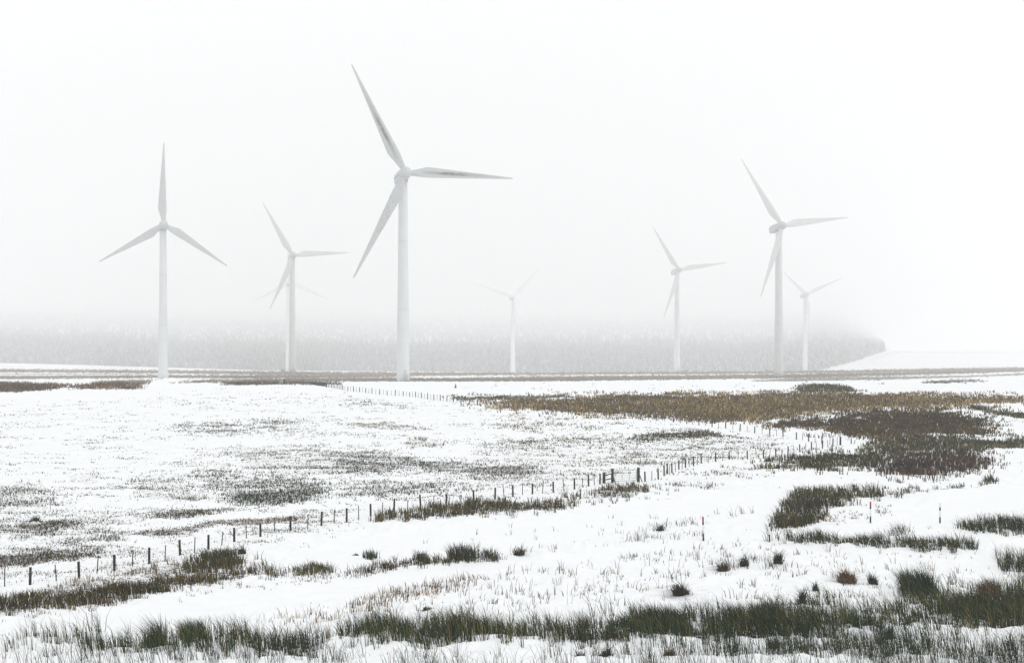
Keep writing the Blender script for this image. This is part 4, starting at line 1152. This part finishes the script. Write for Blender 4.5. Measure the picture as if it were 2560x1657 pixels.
bm = bmesh.new(); box(bm, (0.62, -0.05, 0.85), (0.07, 1.15, 1.7)); link('side_board', bm_mesh('side_board', bm), [M_wood], stl)
# faint fence on the far left crest
cf, cb = fence([(230, 918), (330, 920.5), (440, 923), (560, 927), (650, 929)], 'faint distant fence of thin posts on the white crest at the left', step=4.0, cap=0, wires=2)


# ------------------------------------------------------------------ snow marker poles
def marker(x, y, bands, label, h=1.78, r=0.066):
    p = at(x, y)
    root = empty('marker_pole', p)
    tag(root, label, 'marker pole', 'banded snow marker poles along the road')
    root.rotation_euler = (random.gauss(0, 0.012), random.gauss(0, 0.012), 0)
    z = -0.3
    for k, (c, t) in enumerate(bands):
        z1 = t * h
        bm = bmesh.new()
        ring_loft(bm, [circle(r, z, 16), circle(r, z1 - 0.001, 16)] if k < len(bands) - 1 else [circle(r, z, 16), circle(r, z1 - 0.02, 16), circle(r * 0.8, z1, 16)])
        link({'k': 'black_band', 'w': 'white_band', 'r': 'red_reflector'}[c], bm_mesh('band', bm, True), [{'k': M_black, 'w': M_pwhite, 'r': M_red}[c]], root)
        z = z1
    return root


RK = [('k', 0.31), ('w', 0.66), ('k', 0.79), ('r', 1.0)]
WK = [('k', 0.30), ('w', 0.62), ('k', 0.77), ('w', 1.0)]
marker(1758.5, 1349, RK, 'red topped marker pole standing furthest left, in weeds at the road edge', 1.85)
marker(1923.5, 1354, WK, 'white topped marker pole between the two near red topped ones', 1.85)
marker(2176, 1305, RK, 'red topped marker pole right of the dark rush clump, on open snow', 1.80)
marker(2350, 1304.5, WK, 'white topped marker pole furthest right along the near road', 1.72)
marker(2428, 1007, RK, 'far red topped marker pole before the ochre grass, left one of the close pair', 1.9)
marker(2450, 1015, RK, 'far red topped marker pole standing in front, right one of the close pair', 2.0)
marker(2542.5, 1006, RK, 'far red topped marker pole by itself close to the right edge', 1.8)
marker(2559.5, 1013, WK, 'far white topped marker pole cut by the right edge of the picture', 1.9)


# ------------------------------------------------------------------ transformer kiosks and small things on the moor
def kiosk(x, y, w, h, label, Yf=None):
    p = at(x, y)
    root = empty('transformer_kiosk', p)
    tag(root, label, 'kiosk', 'green transformer kiosks at the turbine feet')
    root.rotation_euler = (0, 0, math.radians(12))
    bm = bmesh.new(); box(bm, (0, 0, h / 2 - 0.1), (w, w * 0.8, h + 0.2), bev=0.04)
    link('cabinet', bm_mesh('cabinet', bm), [M_green], root)
    bm = bmesh.new(); box(bm, (0, 0, h + 0.06), (w * 1.06, w * 0.86, 0.12), bev=0.03)
    link('roof', bm_mesh('roof', bm), [M_green], root)
    for sx in (-0.25, 0.25):
        bm = bmesh.new(); box(bm, (sx * w, -w * 0.4 - 0.01, h * 0.5), (w * 0.44, 0.05, h * 0.82), bev=0.015)
        link('door', bm_mesh('door', bm), [M_green], root)


kiosk(374, 943.5, 4.2, 2.7, 'green kiosk left of the turbine with its blade straight up')
kiosk(708, 929.5, 5.0, 3.2, 'green kiosk left of the pair of overlapping towers')
kiosk(1918, 928.5, 3.8, 2.4, 'small green kiosk left of the second largest turbine')
kiosk(1714, 929.5, 4.0, 2.5, 'small green kiosk right of the foggy turbine before the wood')
p = at(1048, 928.5)
bm = bmesh.new(); box(bm, (0, 0, 1.1), (1.0, 0.8, 3.0), bev=0.1); box(bm, (0, 0, 2.68), (1.2, 1.0, 0.2), bev=0.06)
o = link('white_box', bm_mesh('white_box', bm), [M_pwhite], None); o.location = p
tag(o, 'small white metal box on the moor crest right of the largest turbine', 'box')


# ------------------------------------------------------------------ conifers
def conifer_arrays(n_t, n_r, h, r, frost, seed, droop=0.35):
    R = np.random.default_rng(seed)
    V, T, C = [], [], []
    for i in range(n_t):
        t = i / n_t
        zb = h * (0.06 + 0.90 * t); zt = min(h, zb + h * (1.5 / n_t + 0.08))
        rad = r * (1 - t) ** 0.85 + 0.06 * r
        k = len(V)
        a0 = R.uniform(0, 6.28)
        for j in range(n_r):
            a = a0 + 2 * math.pi * j / n_r + R.uniform(-0.15, 0.15)
            q = rad * R.uniform(0.6, 1.15) * (1.0 if j % 2 == 0 else 0.55)
            V.append((q * math.cos(a), q * math.sin(a), zb + R.uniform(-0.25, 0.15) * h / n_t - (0.1 * q if j % 2 == 0 else -0.1 * q)))
        V.append((0, 0, zt))
        cs = np.where(R.uniform(0, 1, n_r + 1) < frost, R.uniform(0.35, 0.65, n_r + 1), R.uniform(0.05, 0.20, n_r + 1))
        for j in range(n_r):
            T.append((k + j, k + (j + 1) % n_r, k + n_r))
        C += [(c * 0.98, c * 1.0, c * 1.02) for c in cs]
    return np.array(V), np.array(T), np.array(C)


protos = [conifer_arrays(6, 8, 1.0, 0.33, 0.55, s) for s in range(8)]
N = 24000
t = rng.uniform(0, 1, N)
Y = 2685 * (13000 / 2685) ** (t ** 1.5)
x = rng.uniform(-160, 2230, N)
X = (x - W / 2) * Y / F
ok = x < edge_x(Y) - 6 + 14 * (rng.uniform(0, 1, N) - 0.5)
X, Y = X[ok], Y[ok]
Z = ground(X, Y)
hgt = rng.uniform(9, 19, len(X)) * (0.8 + 0.4 * fbm(X / 120, Y / 120, 5, 2)) * np.where(Y > 6000, 1.25, 1) * (1 + 0.45 * sstep(1850, 2080, W / 2 + X * F / Y))
Vs, Ts, Cs, k = [], [], [], 0
for i in range(len(X)):
    v, tt, c = protos[i % 8]
    a = rng.uniform(0, 6.28)
    ca, sa = math.cos(a), math.sin(a)
    wd_ = hgt[i] * (1.0 if Y[i] < 5000 else 1.5)
    Vs.append(np.stack([(v[:, 0] * ca - v[:, 1] * sa) * wd_ + X[i], (v[:, 0] * sa + v[:, 1] * ca) * wd_ + Y[i], v[:, 2] * hgt[i] + Z[i] - 0.3], -1))
    Ts.append(tt + k); fog_fade = float(sstep(2950, 5600, np.array(Y[i]))) * 0.85  # blends distant crowns to one pale grey, fog painted into the tree colour
    Cs.append((c * 0.72 * (1 - fog_fade) + 0.58 * fog_fade) * (1 + (1 - fog_fade) ** 2 * rng.uniform(-0.45, 0.3)) * np.array([0.94, 1.0, 1.06])); k += len(v)
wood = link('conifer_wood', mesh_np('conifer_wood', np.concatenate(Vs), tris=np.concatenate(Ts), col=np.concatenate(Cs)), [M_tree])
tag(wood, 'frosted conifer plantation covering the hillside and fading up into the fog', 'wood', kind='stuff')

edge_protos = []
for s in range(3):
    v, tt, c = conifer_arrays(11, 14, 1.0, 0.27, 0.34, 50 + s)
    me = mesh_np('crown', v, tris=tt, col=c); me.materials.append(M_tree)
    bm = bmesh.new(); tube(bm, (0, 0, -0.05), (0, 0, 0.85), 0.02, 0.005, 8)
    mt = bm_mesh('trunk', bm); mt.materials.append(M_trunk)
    edge_protos.append((me, mt))
for i in range(20):
    f = i / 19
    Yt = 2690 + 740 * f ** 1.15 + random.uniform(-6, 6)
    xt = float(edge_x(np.array(Yt))) + random.uniform(-3, 5)
    Xt = (xt - W / 2) * Yt / F
    zt = float(ground(np.array([Xt]), np.array([Yt]))[0])
    root = empty('conifer_tree', (Xt, Yt, zt))
    tag(root, 'snow dusted conifer in the slanting row along the right edge of the wood', 'tree', 'conifers along the right edge of the wood')
    hs_ = random.uniform(21, 30)
    me, mt = edge_protos[i % 3]
    inst('crown', me, root, (0, 0, 0), (0, 0, random.uniform(0, 6)), hs_)
    inst('trunk', mt, root, (0, 0, 0), (0, 0, 0), hs_)
p = at(1139, 970)
v, tt, c = conifer_arrays(7, 10, 1.15, 0.36, 0.0, 99)
root = empty('young_conifer', p)
tag(root, 'tiny dark green conifer seedling alone on the white snow behind the far fence', 'tree')
me = mesh_np('crown', v, tris=tt, col=c * np.array([0.6, 0.85, 0.55])); me.materials.append(M_tree)
inst('crown', me, root, (0, 0, 0))
bm = bmesh.new(); tube(bm, (0, 0, -0.1), (0, 0, 0.9), 0.03, 0.01, 8)
link('trunk', bm_mesh('trunk', bm), [M_trunk], root)

# ------------------------------------------------------------------ the misty air
bm = bmesh.new()
top = max(GMAX + 40, 300)
box(bm, (0, 9200, (top + GMIN - 1) / 2), (27000, 20000, top - GMIN + 1))
mh = bpy.data.materials.new('misty_air'); mh.use_nodes = True
t = mh.node_tree
for n in list(t.nodes):
    if n.type == 'BSDF_PRINCIPLED':
        t.nodes.remove(n)
out = [n for n in t.nodes if n.type == 'OUTPUT_MATERIAL'][0]
pv = t.nodes.new('ShaderNodeVolumePrincipled')
pv.inputs['Color'].default_value = (0.995, 0.997, 0.999, 1)
pv.inputs['Density'].default_value = 0.00035
pv.inputs['Anisotropy'].default_value = 0.0
t.links.new(pv.outputs[0], out.inputs['Volume'])
hz = link('haze', bm_mesh('haze', bm), [mh])
tag(hz, 'pale winter fog hanging over the moor', 'haze', kind='stuff')
print('ground', GMIN, GMAX)
